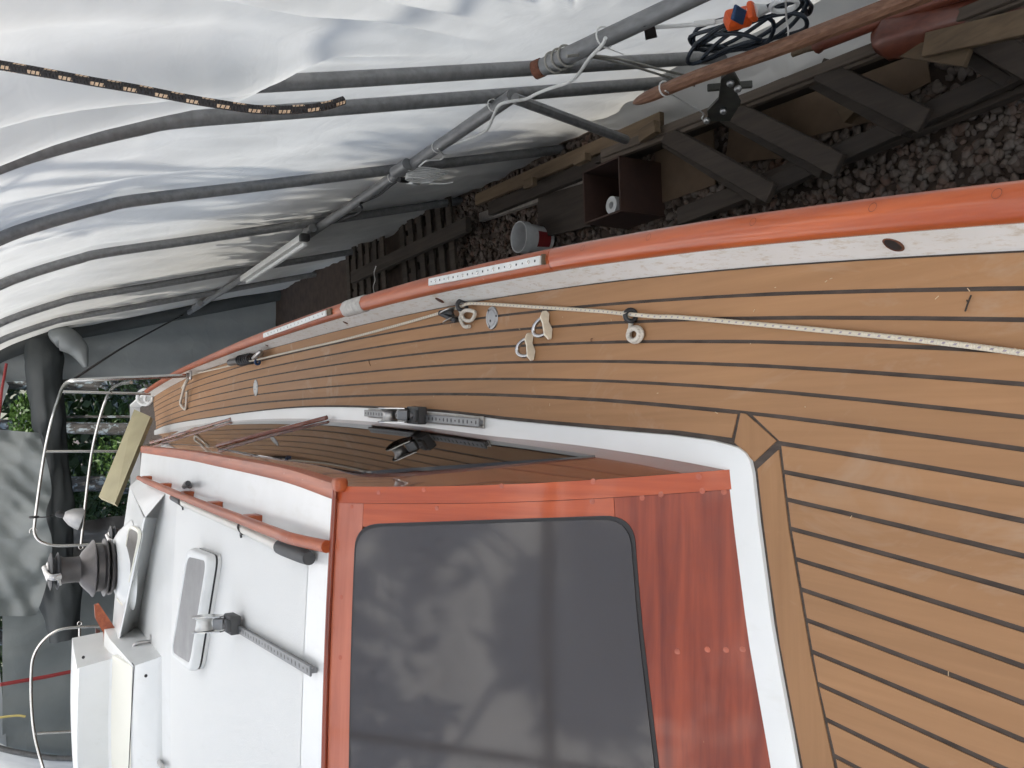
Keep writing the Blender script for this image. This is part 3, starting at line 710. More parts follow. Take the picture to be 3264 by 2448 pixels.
# traveller track on the roof with car and block
T2, a2, x2, y2, z2, L2 = t_track((-0.685,3.163,2.779), (-0.629,2.225,2.788), .026, .021, 'track_grey', 26, 'roof_track')
fw2 = (Vector((-0.686,3.391,2.793))-Vector((-0.664,3.021,2.796))).normalized(); sd2 = fw2.cross(Z).normalized(); up2 = sd2.cross(fw2)
car_and_block(Vector((-0.665,3.085,2.799)), fw2, sd2, up2, 1.25, 'track_pale', .75)
# roof hatch
def rquad(c4, grow, rad, n=6):
    """rounded quad from four corner points; grow in metres"""
    c4 = [Vector(p) for p in c4]; m = sum(c4, Vector())/4; out = []
    c4 = [p+(p-m).normalized()*grow*1.35 for p in c4]
    for i in range(4):
        p, a, q = c4[i-1], c4[i], c4[(i+1) % 4]; A = a+(p-a).normalized()*rad; B_ = a+(q-a).normalized()*rad
        for k in range(n+1):
            t = k/n; out.append((1-t)**2*A+2*t*(1-t)*a+t*t*B_)
    return out
def loft(rings, cap=True):
    m = MB(); n = len(rings[0])
    for r in rings: m.v += [tuple(p) for p in r]
    for i in range(len(rings)-1):
        for j in range(n): m.f.append((i*n+j, i*n+(j+1) % n, (i+1)*n+(j+1) % n, (i+1)*n+j))
    if cap: m.f.append(tuple(range((len(rings)-1)*n, len(rings)*n)))
    return m
def hatch(c4, nrm, frame_mat, pane_mat, fr, ht, name):
    nrm = Vector(nrm).normalized(); lo = nrm*-ht
    q = lambda g, h, r: [p+nrm*h for p in rquad(c4, g, r)]
    h = put(name, loft([q(fr, -ht, .07), q(fr, -ht*.75, .07)], False), 'gelcoat_dull', boat)
    put('gasket', loft([q(fr*.85, -ht*.78, .07), q(fr*.85, -ht*.55, .07)], False), 'sealant_black', h)
    put('frame', loft([q(fr*1.02, -ht*.60, .07), q(fr*1.08, -ht*.40, .07), q(fr*.98, -ht*.08, .07), q(fr*.75, .004, .065), q(fr*.15, .004, .06), q(-.002, -.004, .055)], False), frame_mat, h, smooth=60)
    put('pane', loft([q(.004, -.012, .055), q(.004, -.0005, .055)]), pane_mat, h)
    return h
hatch([(-0.532,3.870,2.813), (-0.500,3.461,2.816), (-0.935,3.710,2.835), (-0.985,4.162,2.830)], (0, -.01, 1), 'plastic_white', 'acrylic_hatch', .029, .052, 'roof_hatch')
# raised step in the roof carrying the second hatch
ped = MB()
fb = [(-0.480,5.186,2.734), (-1.111,5.783,2.754), (-1.278,5.952,2.754)]; ft = [(-0.456,4.980,2.827), (-1.074,5.460,2.881), (-1.214,5.580,2.893)]
bk = [(-0.347,6.050,2.774), (-0.896,6.050,2.853), (-1.313,6.050,2.887)]
ped.grid([fb, [Vector(b)*.12+Vector(a)*.88+Vector((0, .004, .004)) for a, b in zip(ft, fb)], ft, [Vector(p)+Vector((0, .012, .006)) for p in ft], bk])
sfoot = [(-0.329,4.947,2.727), (-0.300,6.124,2.709)]
ped.grid([[fb[0], sfoot[0], sfoot[1]], [ft[0], Vector(ft[0])*.45+Vector(bk[0])*.55, bk[0]]])
put('roof_step', ped, 'gelcoat', boat, smooth=25)
hp = [Vector(p) for p in ((-0.533,5.250,2.869), (-0.543,5.040,2.845), (-0.994,5.500,2.869), (-1.004,5.800,2.875))]
hatch([p+Vector((0, 0, .004)) for p in hp], (0, -.12, 1), 'gelcoat_cream', 'acrylic_hatch_warm', .02, .02, 'fore_hatch')
# companionway hood and sliding hatch
def across(sec, xr_, name, mat):
    m = MB(); rows = [[(xr_[k], y, D+z) for k, (y, z) in enumerate(sec)], [(-2.15-(xr_[k]+1.2)*.6, y, D+z) for k, (y, z) in enumerate(sec)]]
    n = 13
    gr = [[Vector(rows[0][k]).lerp(Vector(rows[1][k]), s)+Vector((0, -.012*math.sin(math.pi*s), .012*math.sin(math.pi*s))) for s in np.linspace(0, 1, n)] for k in range(len(sec))]
    m.grid(gr)
    for e in (0, -1): m.add([r[e] for r in gr], [tuple(range(len(gr)))])
    return put(name, m, mat, boat, smooth=28)
across([(4.85, .42), (4.86, .470), (4.875, .490), (4.985, .578), (5.0, .586), (5.60, .640), (5.9, .640), (5.9, .4)], [-1.165, -1.165, -1.175, -1.222, -1.228, -1.20, -1.20, -1.20], 'companion_hood', 'gelcoat')
across([(5.02, .5905), (5.385, .648), (5.39, .60)], [-1.236, -1.245, -1.245], 'hood_panel', 'gelcoat_cream')
across([(5.38, .646), (5.395, .660), (5.425, .812), (5.45, .820), (6.3, .79), (6.3, .5)], [-1.262, -1.266, -1.296, -1.31, -1.31, -1.29], 'sliding_hatch', 'gelcoat')
put('hood_seam', MB().tube([(-1.225,4.995,2.886), (-1.607,4.995,2.907), (-1.818,4.995,2.917)], .0025, 6).tube([(-1.225,4.995,2.886), (-1.215,5.560,2.895)], .0025, 6), 'rubber_grey', boat)
for p in ((-1.255,4.870,2.845), (-1.239,5.410,3.093)):
    put('bolt_hole', MB().lathe([(.008, -.006), (.008, .002)], p, (0, -1, .2), 12), 'sealant_black', boat)
put('trim_board', MB().slab([(-1.058,5.950,2.989), (-1.053,5.950,2.964), (-1.217,5.900,2.871), (-1.240,5.900,2.871), (-1.245,5.900,2.892), (-1.297,5.900,2.900), (-1.292,5.900,2.939), (-1.229,5.900,2.943), (-1.138,5.950,2.985)], (0, -.04, 0)), 'varnish_rail_worn', boat)
put('trim_post', MB().slab([(-1.291,6.400,2.943), (-1.306,6.400,2.918), (-1.385,6.400,2.919), (-1.381,6.400,2.944)], (0, -.03, 0)), 'spar_red', boat)
# eye bolt with hook beside the hood
hk = Vector((-1.167,5.252,2.766)); put('roof_hook', MB().tube(curve([hk+Vector((0, 0, -.004)), hk+Vector((0, 0, .03)), hk+Vector((-.004, .006, .072)), hk+Vector((-.03, .02, .092)), hk+Vector((-.062, .03, .076)), hk+Vector((-.07, .03, .048))], 6), .0095, 10).box(hk+Vector((-.015, 0, .003)), (.10, .03, .006), bev=.002), 'steel_dull', boat)
put('roof_cleat', MB().box(Vector((-1.717,4.965,2.790)), (.09, .03, .03), bev=.006).tube([Vector((-1.745,5.069,2.768)), Vector((-1.643,4.605,2.806))], .012, 10), 'steel_dull', boat)
# winches on their pads
def winch(base, s, name='winch'):
    b = Vector(base); ax = Vector((.03, -.05, 1)).normalized()
    w = put(name, MB().lathe([(.80*s, -.12*s), (.86*s, 0), (.98*s, .06*s), (1.0*s, .14*s), (.93*s, .18*s)], b, ax, 36), 'bronze_dull', boat, smooth=50)
    put('skirt', MB().lathe([(.92*s, .18*s), (1.02*s, .26*s), (1.04*s, .30*s), (.86*s, .36*s), (.84*s, .56*s), (1.02*s, .66*s), (.99*s, .70*s)], b, ax, 36), 'bronze_dull', w, smooth=40)
    put('drum', MB().lathe([(.97*s, .70*s), (.62*s, 1.02*s), (.47*s, 1.10*s), (.45*s, 1.20*s), (.46*s, 1.62*s), (.50*s, 1.72*s)], b, ax, 36), 'bronze_dull', w, smooth=50)
    put('tailer', MB().lathe([(.50*s, 1.72*s), (.66*s, 1.80*s), (.60*s, 1.84*s), (.46*s, 1.88*s), (.46*s, 1.93*s), (.62*s, 1.98*s), (.66*s, 2.02*s), (.50*s, 2.08*s)], b, ax, 32), 'rubber_grey', w, smooth=40)
    arm = curve([b+ax*1.75*s+Vector((-.10, -.62, 0))*s, b+ax*1.95*s+Vector((-.12, -.68, .02))*s, b+ax*2.12*s+Vector((-.05, -.45, 0))*s, b+ax*2.2*s+Vector((.15, 0, 0))*s], 6)
    put('feeder_arm', MB().tube(arm, lambda k: .13*s-.03*s*k, 10).tube([b+ax*1.75*s+Vector((-.42, -.4, 0))*s, b+ax*1.80*s+Vector((-.1, -.62, .0))*s], .08*s, 8).lathe([(.34*s, 2.05*s), (.34*s, 2.14*s), (.18*s, 2.2*s)], b, ax, 20), 'chrome', w, smooth=60)
    return w
wb = Vector((-0.777,5.550,2.928)); put('winch_pad', MB().lathe([(.26, -.10), (.20, -.035), (.165, -.014), (.16, -.012)], wb, Z, 36), 'gelcoat', boat, smooth=60)
winch(wb, .158)
w2 = Vector((-0.696,6.300,2.763)); winch(w2+Vector((0, 0, -.13)), .115)
put('filler_cap', MB().lathe([(.022, -.1), (.022, .05), (.016, .055)], (-0.678,6.400,2.800), Z, 16), 'steel', boat)
# stern rails
def stern_rail(paths, ends, name):
    b = Vector(paths[0][0]); t = put(name, MB().tube(curve(paths[0], 8), .0135, 12), 'steel', boat, smooth=60)
    for p in paths[1:]: put('rail_tube', MB().tube(curve(p, 6) if len(p) > 2 else p, .0125, 10), 'steel', t, smooth=60)
    for p in ends: put('foot', MB().lathe([(.032, -.004), (.032, .006), (.018, .012), (.018, .03)], p, Z, 14), 'steel_dull', t)
    return t
f1 = (0.373,6.200,2.368); f2 = (0.352,8.500,2.300)
stern_rail([[f1, (0.356,6.200,2.695), (0.339,6.200,3.026), (0.338,6.350,3.097), (0.340,7.300,3.083), (0.301,8.100,3.064), (0.131,8.700,3.087), (-0.158,8.950,3.132), (-0.515,9.050,3.177), (-0.811,9.100,3.209), (-0.886,9.100,3.213), (-0.956,9.100,3.187), (-1.003,9.100,3.124), (-1.036,9.100,3.003), (-1.048,9.100,2.732), (-1.065,9.100,2.371)],
            [(0.346,6.600,2.695), (0.366,7.400,2.691), (0.338,8.300,2.670), (0.123,8.700,2.704), (-0.194,8.950,2.749), (-0.625,9.050,2.793), (-1.044,9.100,2.830)],
            [(0.347,8.100,3.044), (0.324,8.100,2.356)], [(-0.158,8.950,3.132), (-0.187,8.950,2.384)]], [f1], 'stern_rail')
stern_rail([[(-1.853,9.100,2.335), (-1.813,9.100,2.716), (-1.798,9.100,2.967), (-1.829,9.100,3.073), (-1.897,9.100,3.155), (-2.000,9.100,3.215), (-2.141,9.100,3.237), (-2.425,9.080,3.238), (-2.693,9.000,3.215), (-2.955,8.900,3.154), (-3.113,8.500,3.094)],
            [(-1.794,9.100,2.845), (-2.122,9.100,2.842), (-2.501,9.080,2.826), (-2.817,9.000,2.810)], [(-2.673,9.000,3.197), (-2.791,9.000,2.354)]], [], 'stern_rail')
for c in ((-1.065,9.100,2.830), (-1.769,9.100,2.844)):
    put('lifeline_eye', MB().tube(ringpts(c, .018, X, Z, 14), .005, 8, True), 'steel', boat)
put('lifeline_eye', MB().tube(ringpts((-0.885,9.100,3.220), .03, Z, X, 14, -.4, 3.6), .005, 8), 'steel', boat)
# flush deck plates
for p, r in (((0.294,2.123,2.300), .033), ((0.219,4.735,2.300), .045)):
    p = Vector(p)+Vector((0, 0, .0008)); t = put('deck_plate', MB().lathe([(r, 0), (r*.96, .0032), (r*.74, .0036), (r*.72, .0020), (r*.68, .0020), (r*.66, .0036), (r*.3, .0042)], p, Z, 30), 'aluminium', boat, smooth=30)
    m = MB()
    for k in range(3): a = 2*math.pi*k/3+.6; m.lathe([(.0035, .003), (.0028, .0046)], p+Vector((math.cos(a), math.sin(a), 0))*r*.85, Z, 8)
    m.lathe([(.004, .004), (.004, .0048)], p+Vector((-.008, .004, 0)), Z, 8); put('screw_heads', m, 'rubber_grey', t, kind='stuff')
# white chock plate on the quarter
cp = Vector((0.310,8.481,2.350)); m = MB()
for c, r, rr in ((cp+Vector((.0, 0, .0)), .070, .015), (cp+Vector((-.02, -.15, -.01)), .035, .012)): m.tube(ringpts(c, r, X, Vector((0, .55, .83)), 20), rr, 8, True)
put('chock', m, 'plastic_white', boat, smooth=60)

# ================================================================== loose gear lying on the boat
# --- boat hook
bh = thing('boat_hook', (-0.355,3.180,2.755), 'white boat hook pole with dark grips lying beside the roof handrail', 'boat hook')
put('pole', MB().tube([(-0.333,4.297,2.764), (-0.341,3.044,2.779), (-0.349,2.545,2.785)], .0155, 14), 'pole_white', bh, smooth=60)
put('grip', MB().tube([(-0.349,2.565,2.785), (-0.350,2.535,2.785), (-0.347,2.334,2.788), (-0.348,2.278,2.789)], lambda k: .0215 if k < .97 else .018, 16), 'rubber_grey', bh, smooth=60)
put('tip', MB().tube([(-0.333,4.271,2.764), (-0.330,4.418,2.762), (-0.329,4.544,2.760)], lambda k: .018-.003*k, 12), 'rubber_grey', bh, smooth=60)
put('end_plug', MB().lathe([(.014, 0), (.014, .012)], (-0.329,4.544,2.760), (0, 1, 0), 12), 'plastic_orange', bh)
for a, b in (((-0.335,3.038,2.789), (-0.363,3.134,2.766)), ((-0.326,4.243,2.775), (-0.356,4.337,2.751))):
    a, b = Vector(a), Vector(b); put('clip', MB().tube(curve([a+Vector((.02, 0, 0)), a+Vector((0, 0, .008)), a+Vector((-.022, -.004, -.004)), b+Vector((-.004, 0, 0)), b+Vector((-.016, -.008, 0))], 5), .004, 8), 'black_plastic', bh)
put('line_clip', MB().tube(curve([(-0.268,4.384,2.734), (-0.244,4.160,2.765), (-0.231,3.996,2.786), (-0.248,4.063,2.767)], 6), .012, 8), 'black_plastic', label='small black plastic clip standing beside the handrail foot', cat='clip')
# --- the long white line along the side deck
zr = .0065
lp = [(0.319,6.874,2.312), (0.381,6.391,2.330), (0.377,5.456,2.320), (0.362,4.687,2.330), (0.357,3.971,2.306), (0.347,3.357,2.306), (0.345,2.777,2.306), (0.346,2.324,2.312), (0.348,2.246,2.318), (0.339,2.164,2.312), (0.286,1.834,2.306), (0.248,1.601,2.306), (0.226,1.481,2.314), (0.213,1.407,2.306), (0.202,1.329,2.306), (0.154,1.061,2.306), (0.105,0.798,2.306), (0.075,0.655,2.306), (0.042,0.500,2.306)]
ld = thing('deck_line', (0.203,1.336,2.300), 'long thin white flecked rope running along the teak side deck', 'rope')
put('line', MB().tube(curve(lp, 10), .0046, 10, uv=True), 'rope_white', ld, smooth=70)
put('tail', MB().tube(curve([(0.382,6.408,2.330), (0.319,6.338,2.380), (0.252,6.754,2.330), (0.200,6.872,2.320), (0.155,6.732,2.312), (0.206,6.630,2.320), (0.280,6.552,2.330)], 8), .010, 8, uv=True), 'rope_pale', ld, smooth=70)
def knot(c, name_label, ring_r, loops):
    c = Vector(c)
    rg = thing('bullseye_ring', c, name_label, 'ring')
    put('ring', MB().tube(ringpts(c+Vector((0, 0, ring_r*1.0)), ring_r, X, Vector((0, .35, .94)), 20), ring_r*.42, 10, True), 'black_plastic', rg, smooth=70)
    put('knot', MB().tube(curve(loops, 9), .0056, 10, uv=True), 'rope_pale', rg, smooth=70)
c2 = Vector((0.225,1.489,2.300)); k2 = Vector((0.183,1.480,2.300))
def spiral(c, r0, turns, h0, n=26, ph=0, ex=1.0):
    return [c+Vector((math.cos(ph+2*math.pi*turns*k/n)*r0*(1-.25*k/n), math.sin(ph+2*math.pi*turns*k/n)*r0*ex*(1-.25*k/n), h0+.010*k/n)) for k in range(n+1)]
knot(c2, 'black ring with white rope tied in a double loop, nearer the camera', .0125, [c2+Vector((.008, .004, .026)), c2+Vector((-.004, .010, .018)), c2+Vector((-.014, .006, .008))]+spiral(k2, .016, 1.9, .006, 22, 1.4, 1.5))
c1 = Vector((0.349,2.277,2.300))
knot(c1, 'black ring with frayed rope knot beside the grey block', .015, [c1+Vector((-.004, .01, .03)), c1+Vector((-.016, .004, .02)), c1+Vector((-.042, -.004, .012)), c1+Vector((-.05, -.05, .012)), c1+Vector((-.03, -.075, .014)), c1+Vector((-.02, -.03, .022)), c1+Vector((-.035, .02, .012)), c1+Vector((-.062, .0, .01)), c1+Vector((-.066, -.03, .008))])
# --- grey snatch block
sb = Vector((0.326,2.339,2.300)); q = thing('cheek_block', sb, 'small grey cheek block lying on the teak beside the rope knot', 'block')
put('sheave', MB().lathe([(.020, -.012), (.014, -.006), (.014, .006), (.020, .012)], sb+Vector((0, 0, .026)), (.9, .2, .25), 20), 'rubber_grey', q, smooth=50)
for s_ in (-1, 1): put('cheek', MB().lathe([(.026, 0), (.027, .003), (.022, .005)], sb+Vector((0, 0, .028))+Vector((.9, .2, .25)).normalized()*.013*s_, Vector((.9, .2, .25))*s_, 20), 'steel_dull', q)
put('strap', MB().beam(sb+Vector((.012, .03, .045)), sb+Vector((-.02, -.035, .02)), .016, .02, .004), 'black_plastic', q)
# --- two removed pad eyes with their bedding compound
def padeye(p, turn, lab, shape):
    p = Vector(p); t = thing('pad_eye', p, lab, 'pad eye', 'loose pad eyes on the deck'); Rz = Matrix.Rotation(turn, 3, 'Z')
    pl = [(-.034, .003), (-.036, .014), (-.026, .026), (-.012, .029), (.004, .025), (.020, .030), (.033, .024), (.036, .010), (.030, .001), (.010, .003), (-.012, .000)]
    pl = [(a*shape[0], b*shape[1]) for a, b in pl]
    m = MB().slab([p+Rz @ Vector((a, -.004-.25*b+.003*math.sin(a*140), b+.001)) for a, b in pl], Rz @ Vector((0, -.009, .003))); put('base_plate', m, 'sealant_white', t, smooth=50)
    arc = [p+Rz @ Vector((.022*math.cos(a), .006+.040*math.sin(a), .017+.006*math.sin(a))) for a in np.linspace(-.25, math.pi+.25, 18)]
    put('eye', MB().tube(arc, lambda k: .0058-.0010*abs(k-.5), 12), 'chrome', t, smooth=70)
    m = MB()
    for a in (-.016, .012): m.tube([p+Rz @ Vector((a, .002, .014)), p+Rz @ Vector((a+.003, .016, .013))], .003, 8)
    put('studs', m, 'rust', t)
padeye((0.240,1.827,2.300), .25, 'chrome pad eye on a pale sealant plate, the one nearer the rail', (1.0, 1.05))
padeye((0.193,1.909,2.300), .12, 'chrome pad eye on a pale sealant plate, the one nearer the cabin', (1.0, 1.0))
# --- black rigging screw by the rail
rs = Vector((0.390,5.015,2.300)); t = thing('rigging_screw', rs, 'black rigging screw with coiled spring lying against the white bulwark', 'rigging screw')
a, b = Vector((0.388,5.180,2.335)), Vector((0.373,4.657,2.330)); put('body', MB().tube([a, a.lerp(b, .5)], .020, 10), 'black_plastic', t)
dv = (b-a); put('spring', MB().tube([a.lerp(b, .45+.5*k/60)+Vector((math.cos(k*.62)*.026, 0, math.sin(k*.62)*.026)) for k in range(61)], .006, 6), 'black_plastic', t)
put('shackle', MB().tube(curve([(0.373,4.657,2.330), (0.376,4.462,2.360), (0.388,4.428,2.350), (0.380,4.563,2.320)], 6), .012, 8), 'steel_dull', t)
put('tie', MB().tube(ringpts((0.349,4.601,2.325), .012, X, Z, 12), .007, 8, True), 'tape_blue', t)
# --- board across the cockpit
bd = [Vector(p) for p in ((0.184,7.750,2.531), (0.117,7.500,2.442), (-0.516,6.900,2.772), (-0.476,7.150,2.855))]
nb = (bd[1]-bd[0]).cross(bd[2]-bd[0]).normalized(); nb = nb if nb.y < 0 else -nb
put('leaning_board', MB().slab(bd, nb*.035), 'board_beige', label='pale beige board leaning across the cockpit by the stern rail', cat='board')
# --- clamp lamp hanging from the stern rail
lc = Vector((-0.803,9.100,2.829)); lt = Vector((-0.757,9.100,2.972)); ax = (lt-lc).normalized()
wl = thing('clamp_lamp', lc, 'aluminium work lamp reflector hanging from the stern rail', 'lamp')
put('reflector', MB().lathe([(.105, 0), (.100, .03), (.078, .09), (.045, .135), (.030, .15)], lc, ax, 28, caps=False), 'aluminium', wl, smooth=60)
put('socket', MB().lathe([(.030, .145), (.030, .20), (.018, .22)], lc, ax, 14), 'black_plastic', wl)
put('cord', MB().tube(curve([lt+ax*.06, (-0.763,9.100,3.116), (-0.757,9.100,3.198)], 6), .006, 6), 'cord_black', wl)
put('clamp', MB().tube(ringpts((-0.756,9.100,3.216), .035, Y, Z, 14), .010, 8, True), 'black_plastic', wl)
# --- bits on the deck
put('twig', MB().tube(curve([(0.164,0.727,2.303), (0.153,0.731,2.305), (0.142,0.737,2.303)], 4), .0013, 6).tube([(0.153,0.731,2.305), (0.158,0.732,2.306)], .0010, 5), 'lumber_dark', label='short dark twig on the teak deck near the rail', cat='twig')
for p, l in (((((0.183,1.652,2.302)), (0.190,1.645,2.304)), 'tiny brown leaf stem on the deck between pad eyes and rope loop'), ((((0.245,3.069,2.302)), (0.223,3.050,2.304)), 'tiny brown leaf stem on the side deck abreast of the genoa track')):
    put('leaf_stem', MB().tube(curve([p[0], tuple((a+b)/2+c for a, b, c in zip(p[0], p[1], (.002, 0, .002))), p[1]], 3), .0012, 5), 'rust', label=l, cat='twig')
sh = MB(); rng = random.Random(5)
for k in range(40):
    y = .45+rng.random()**1.3*2.6; x = rng.uniform(-.55 if y < .95 else CK(max(y, 1.25))+.01, E(y)-.02); a = rng.uniform(0, 3.14); L = rng.uniform(.0008, .0038)
    c = Vector((x, y, D+.0012)); d = Vector((math.cos(a), math.sin(a), 0)); e = Vector((-d.y, d.x, 0))*.0007
    sh.slab([c-d*L-e, c+d*L-e*.6, c+d*L+e*.6, c-d*L+e], (0, 0, .0006))
put('wood_shavings', sh, 'lumber_shaving', label='fine pale wood shavings scattered over the teak deck', cat='shavings', kind='stuff', smooth=0)

# ================================================================== shelter: galvanised hoops under a white tarp
XS = -1.4
PROF = [(1.95, -2.3), (1.70, -1.26), (1.428, -.127), (1.27, .54), (1.211, .716), (1.145, .883), (1.077, 1.04), (1.0, 1.19), (.80, 1.52), (.5, 1.92), (.1, 2.32), (-.4, 2.70), (-.95, 3.0), (-1.4, 3.12)]
def prof_path(out=0, n=5):
    P = curve([(x, 0, z) for x, z in PROF], n); res = []
    for i, p in enumerate(P):
        a, b = P[max(0, i-1)], P[min(len(P)-1, i+1)]; t = (b-a).normalized(); nrm = Vector((t.z, 0, -t.x)); res.append(p+nrm*out)
    return res
HP = prof_path(); HY = [-7.1, -5.6, -4.1, -2.6, -1.1, .4, 1.85, 3.30, 3.68, 5.10, 6.70, 9.05, 10.75, 12.5]
frame = thing('shelter_frame', (XS, 3, 0), 'galvanised pipe hoop frame of the boat shelter', 'shelter frame')
for y in HY:
    path = [(p.x, y, p.z+D) for p in HP]+[(2*XS-p.x, y, p.z+D) for p in HP[::-1][1:]]
    put('hoop', MB().tube(path, .0335, 12), 'galvanised', frame, smooth=60)
# purlins inside the hoops
def wallpt(y, z, inn=.0): return (1.95-math.tan(R(13.5))*(z+2.3)-inn, y, D+z)
put('purlin', MB().tube([(1.567,3.521,1.366), (1.60, 8.0, D-1.04), (1.60, 12.45, D-1.04)], .034, 14), 'galvanised', frame, smooth=60)
put('purlin', MB().tube([(1.466,2.973,1.556), (1.490,2.686,1.457), (1.518,2.333,1.341), (1.557,1.809,1.179)], .036, 14), 'galvanised', frame, smooth=60)
put('purlin_end', MB().tube([(1.467,2.968,1.555), (1.463,3.002,1.571)], .039, 14), 'rust', frame)
for z, x in ((1.9, .50), (3.06, XS)):
    put('purlin', MB().tube([(x-.04, -7.1, D+z-.05), (x-.04, 12.5, D+z-.05)], .025, 10), 'galvanised', frame)
    if x != XS: put('purlin', MB().tube([(2*XS-x+.04, -7.1, D+z-.05), (2*XS-x+.04, 12.5, D+z-.05)], .025, 10), 'galvanised', frame)
put('brace', MB().tube([(1.539,3.485,1.378), (1.573,3.817,0.450)], .026, 10), 'galvanised', frame)
for a, b in (((1.562,4.926,1.387), (1.563,4.735,1.384)), ((1.569,6.822,1.359), (1.568,6.619,1.363)), ((1.578,11.650,1.319), (1.575,11.217,1.334))):
    put('sleeve', MB().tube([a, b], .034, 14), 'galvanised', frame, smooth=60)
# --- the tarp
TP = prof_path(.05, 7); TPL = [0]
for a, b in zip(TP, TP[1:]): TPL.append(TPL[-1]+(b-a).length)
rng = random.Random(11)
FOLDS = []
for k in range(15):                                     # folds fanning out from the joint of the two frame sections
    FOLDS.append((.30+1.25*(k+rng.uniform(-.4, .4))/15, rng.uniform(.024, .046), rng.uniform(.05, .10)*rng.choice((-1, 1, -1)), rng.uniform(-.12, .12)))
def sag(y):
    for a, b in zip(HY, HY[1:]):
        if a <= y <= b:
            if b-a < .8: return 0
            u = (y-a)/(b-a); return math.sin(math.pi*u)**1.0
    return 0
def tarp_off(y, s, side_):
    f = .035*sag(y)*(1-.3*noise.noise(Vector((y*.5, s*.6, side_))))
    o = -f
    o += .045*sag(y)**.5*noise.noise(Vector((y*1.6, s*.9, side_*7+1)))
    o += (.028 if y > 3.5 else .016)*sag(y)**.5*noise.noise(Vector((y*3.6+s*1.1, s*.7, side_*7+4)))
    o += (.014 if y > 3.5 else .005)*sag(y)**.4*noise.noise(Vector((y*8.0+s*2.5, s*1.8, side_*7+4)))
    if side_ > 0 and s > 2.45:                           # the cloth passes inside the first hoop near its bend
        wy = max(0, 1-abs(y-3.14)/.5); wy = wy*wy*(3-2*wy); ws = min(1, (s-2.45)/.5); o -= .15*wy*ws*ws*(3-2*ws)
    if side_ > 0 and y < 3.3:
        dy, ds = 3.38-y, s-1.1                           # fan
        rr = math.hypot(dy, ds)+1e-6; an = math.atan2(ds, dy)
        for a0, wd, am, c in FOLDS:
            e = (an-a0-c*.25*rr)/wd; o += am*min(1, max(0, rr-.75)/1.1)*min(1, (3.3-y)/.35)*math.exp(-e*e) if abs(e) < 3 else 0
    return o
RT = []
ysamp = list(np.linspace(-7.1, .6, 50))+list(np.linspace(.64, 1.7, 28))+list(np.linspace(1.72, 4.2, 115))+list(np.linspace(4.25, 12.55, 170))
ssamp = np.concatenate([np.linspace(0, 4.4, 150), np.linspace(4.45, TPL[-1], 40)])
def tp_at(s):
    x = itp(s, TPL, [p.x for p in TP]); z = itp(s, TPL, [p.z for p in TP]); x2 = itp(s+.02, TPL, [p.x for p in TP]); z2 = itp(s+.02, TPL, [p.z for p in TP])
    if s > TPL[-1]-.03: return x, z, 0, 1
    d = math.hypot(x2-x, z2-z)+1e-9; return x, z, (z2-z)/d, -(x2-x)/d
SP = [tp_at(s) for s in ssamp]
for sgn in (1, -1):
    rows = []
    for y in ysamp:
        row = []
        for s, (x, z, nx, nz) in zip(ssamp, SP):
            o = tarp_off(y, s, sgn)*min(1, (TPL[-1]-s)/.3+.0); px = x+nx*o; pz = max(z+nz*o, -2.296)
            row.append((px if sgn > 0 else 2*XS-px, y, D+pz))
        rows.append(row)
    ks = next(i for i, q in enumerate(SP) if q[1] > 1.55)
    put('wall_tarp', MB().grid([r[:ks+1] for r in rows]), 'tarp_white', label='white translucent tarp wall over the hoops on the %s' % ('rail side' if sgn > 0 else 'side beyond the cabin'), cat='tarp', smooth=180)
    RT.append([[(p[0], p[1], p[2]+.012) for p in r[ks-2:]] for r in rows])
rt = [a+b[::-1][1:] for a, b in zip(RT[0], RT[1])]
put('roof_tarp', MB().grid(rt), 'tarp_roof', label='thin white tarp roof over the top of the shelter', cat='tarp', smooth=180)

# stitched seams and light creases of the tarp are thin cords pressed on it
# loose foot of the tarp lying on the ground behind the timber rack
sk = MB(); rows = []
for y in np.linspace(.9, 4.6, 60):
    wd = .37*min(1, (4.75-y)/1.1); row = []
    for u in np.linspace(0, 1, 16):
        x = 1.99-wd*u*(1+.12*noise.noise(Vector((y*2.2, 0, 5)))); row.append((x, y, .30*(1-u)**2.2+.018+.05*noise.noise(Vector((y*2.4, u*2, 1)))*(u+.3)+.025*noise.noise(Vector((y*7, u*5, 1)))+.03))
    rows.append(row)
sk.grid(rows); put('tarp_skirt', sk, 'tarp_white', label='loose white foot of the tarp lying on the ground behind the timber rack', cat='tarp', smooth=180)
# --- end of the shelter
def sheet(pts_grid, amp, fr, name, mat, label, n=26, parent=None, seed=0, ydir=1):
    """pts_grid: rows of corner points, subdivided and crumpled"""
    rows = []; G = [[Vector(p) for p in r] for r in pts_grid]; nr = len(G); nc = len(G[0])
    for i in range(n+1):
        u = i/n*(nr-1); a = min(int(u), nr-2); fu = u-a; row = []
        for j in range(n+1):
            v = j/n*(nc-1); b = min(int(v), nc-2); fv = v-b
            p = G[a][b].lerp(G[a][b+1], fv).lerp(G[a+1][b].lerp(G[a+1][b+1], fv), fu)
            d = noise.noise(Vector((p.x*fr*2.2, p.z*fr*.25, seed)))+.5*noise.noise(Vector((p.x*fr*2.3+p.z, p.z*fr, seed+3)))+.25*noise.noise(Vector((p.x*fr*4, p.z*fr*4, seed+5)))
            row.append(p+Vector((.25*amp*d, amp*d*ydir, 0)))
        rows.append(row)
    return put(name, MB().grid(rows), mat, label=label, cat='tarp', smooth=180)
EYW = 12.62
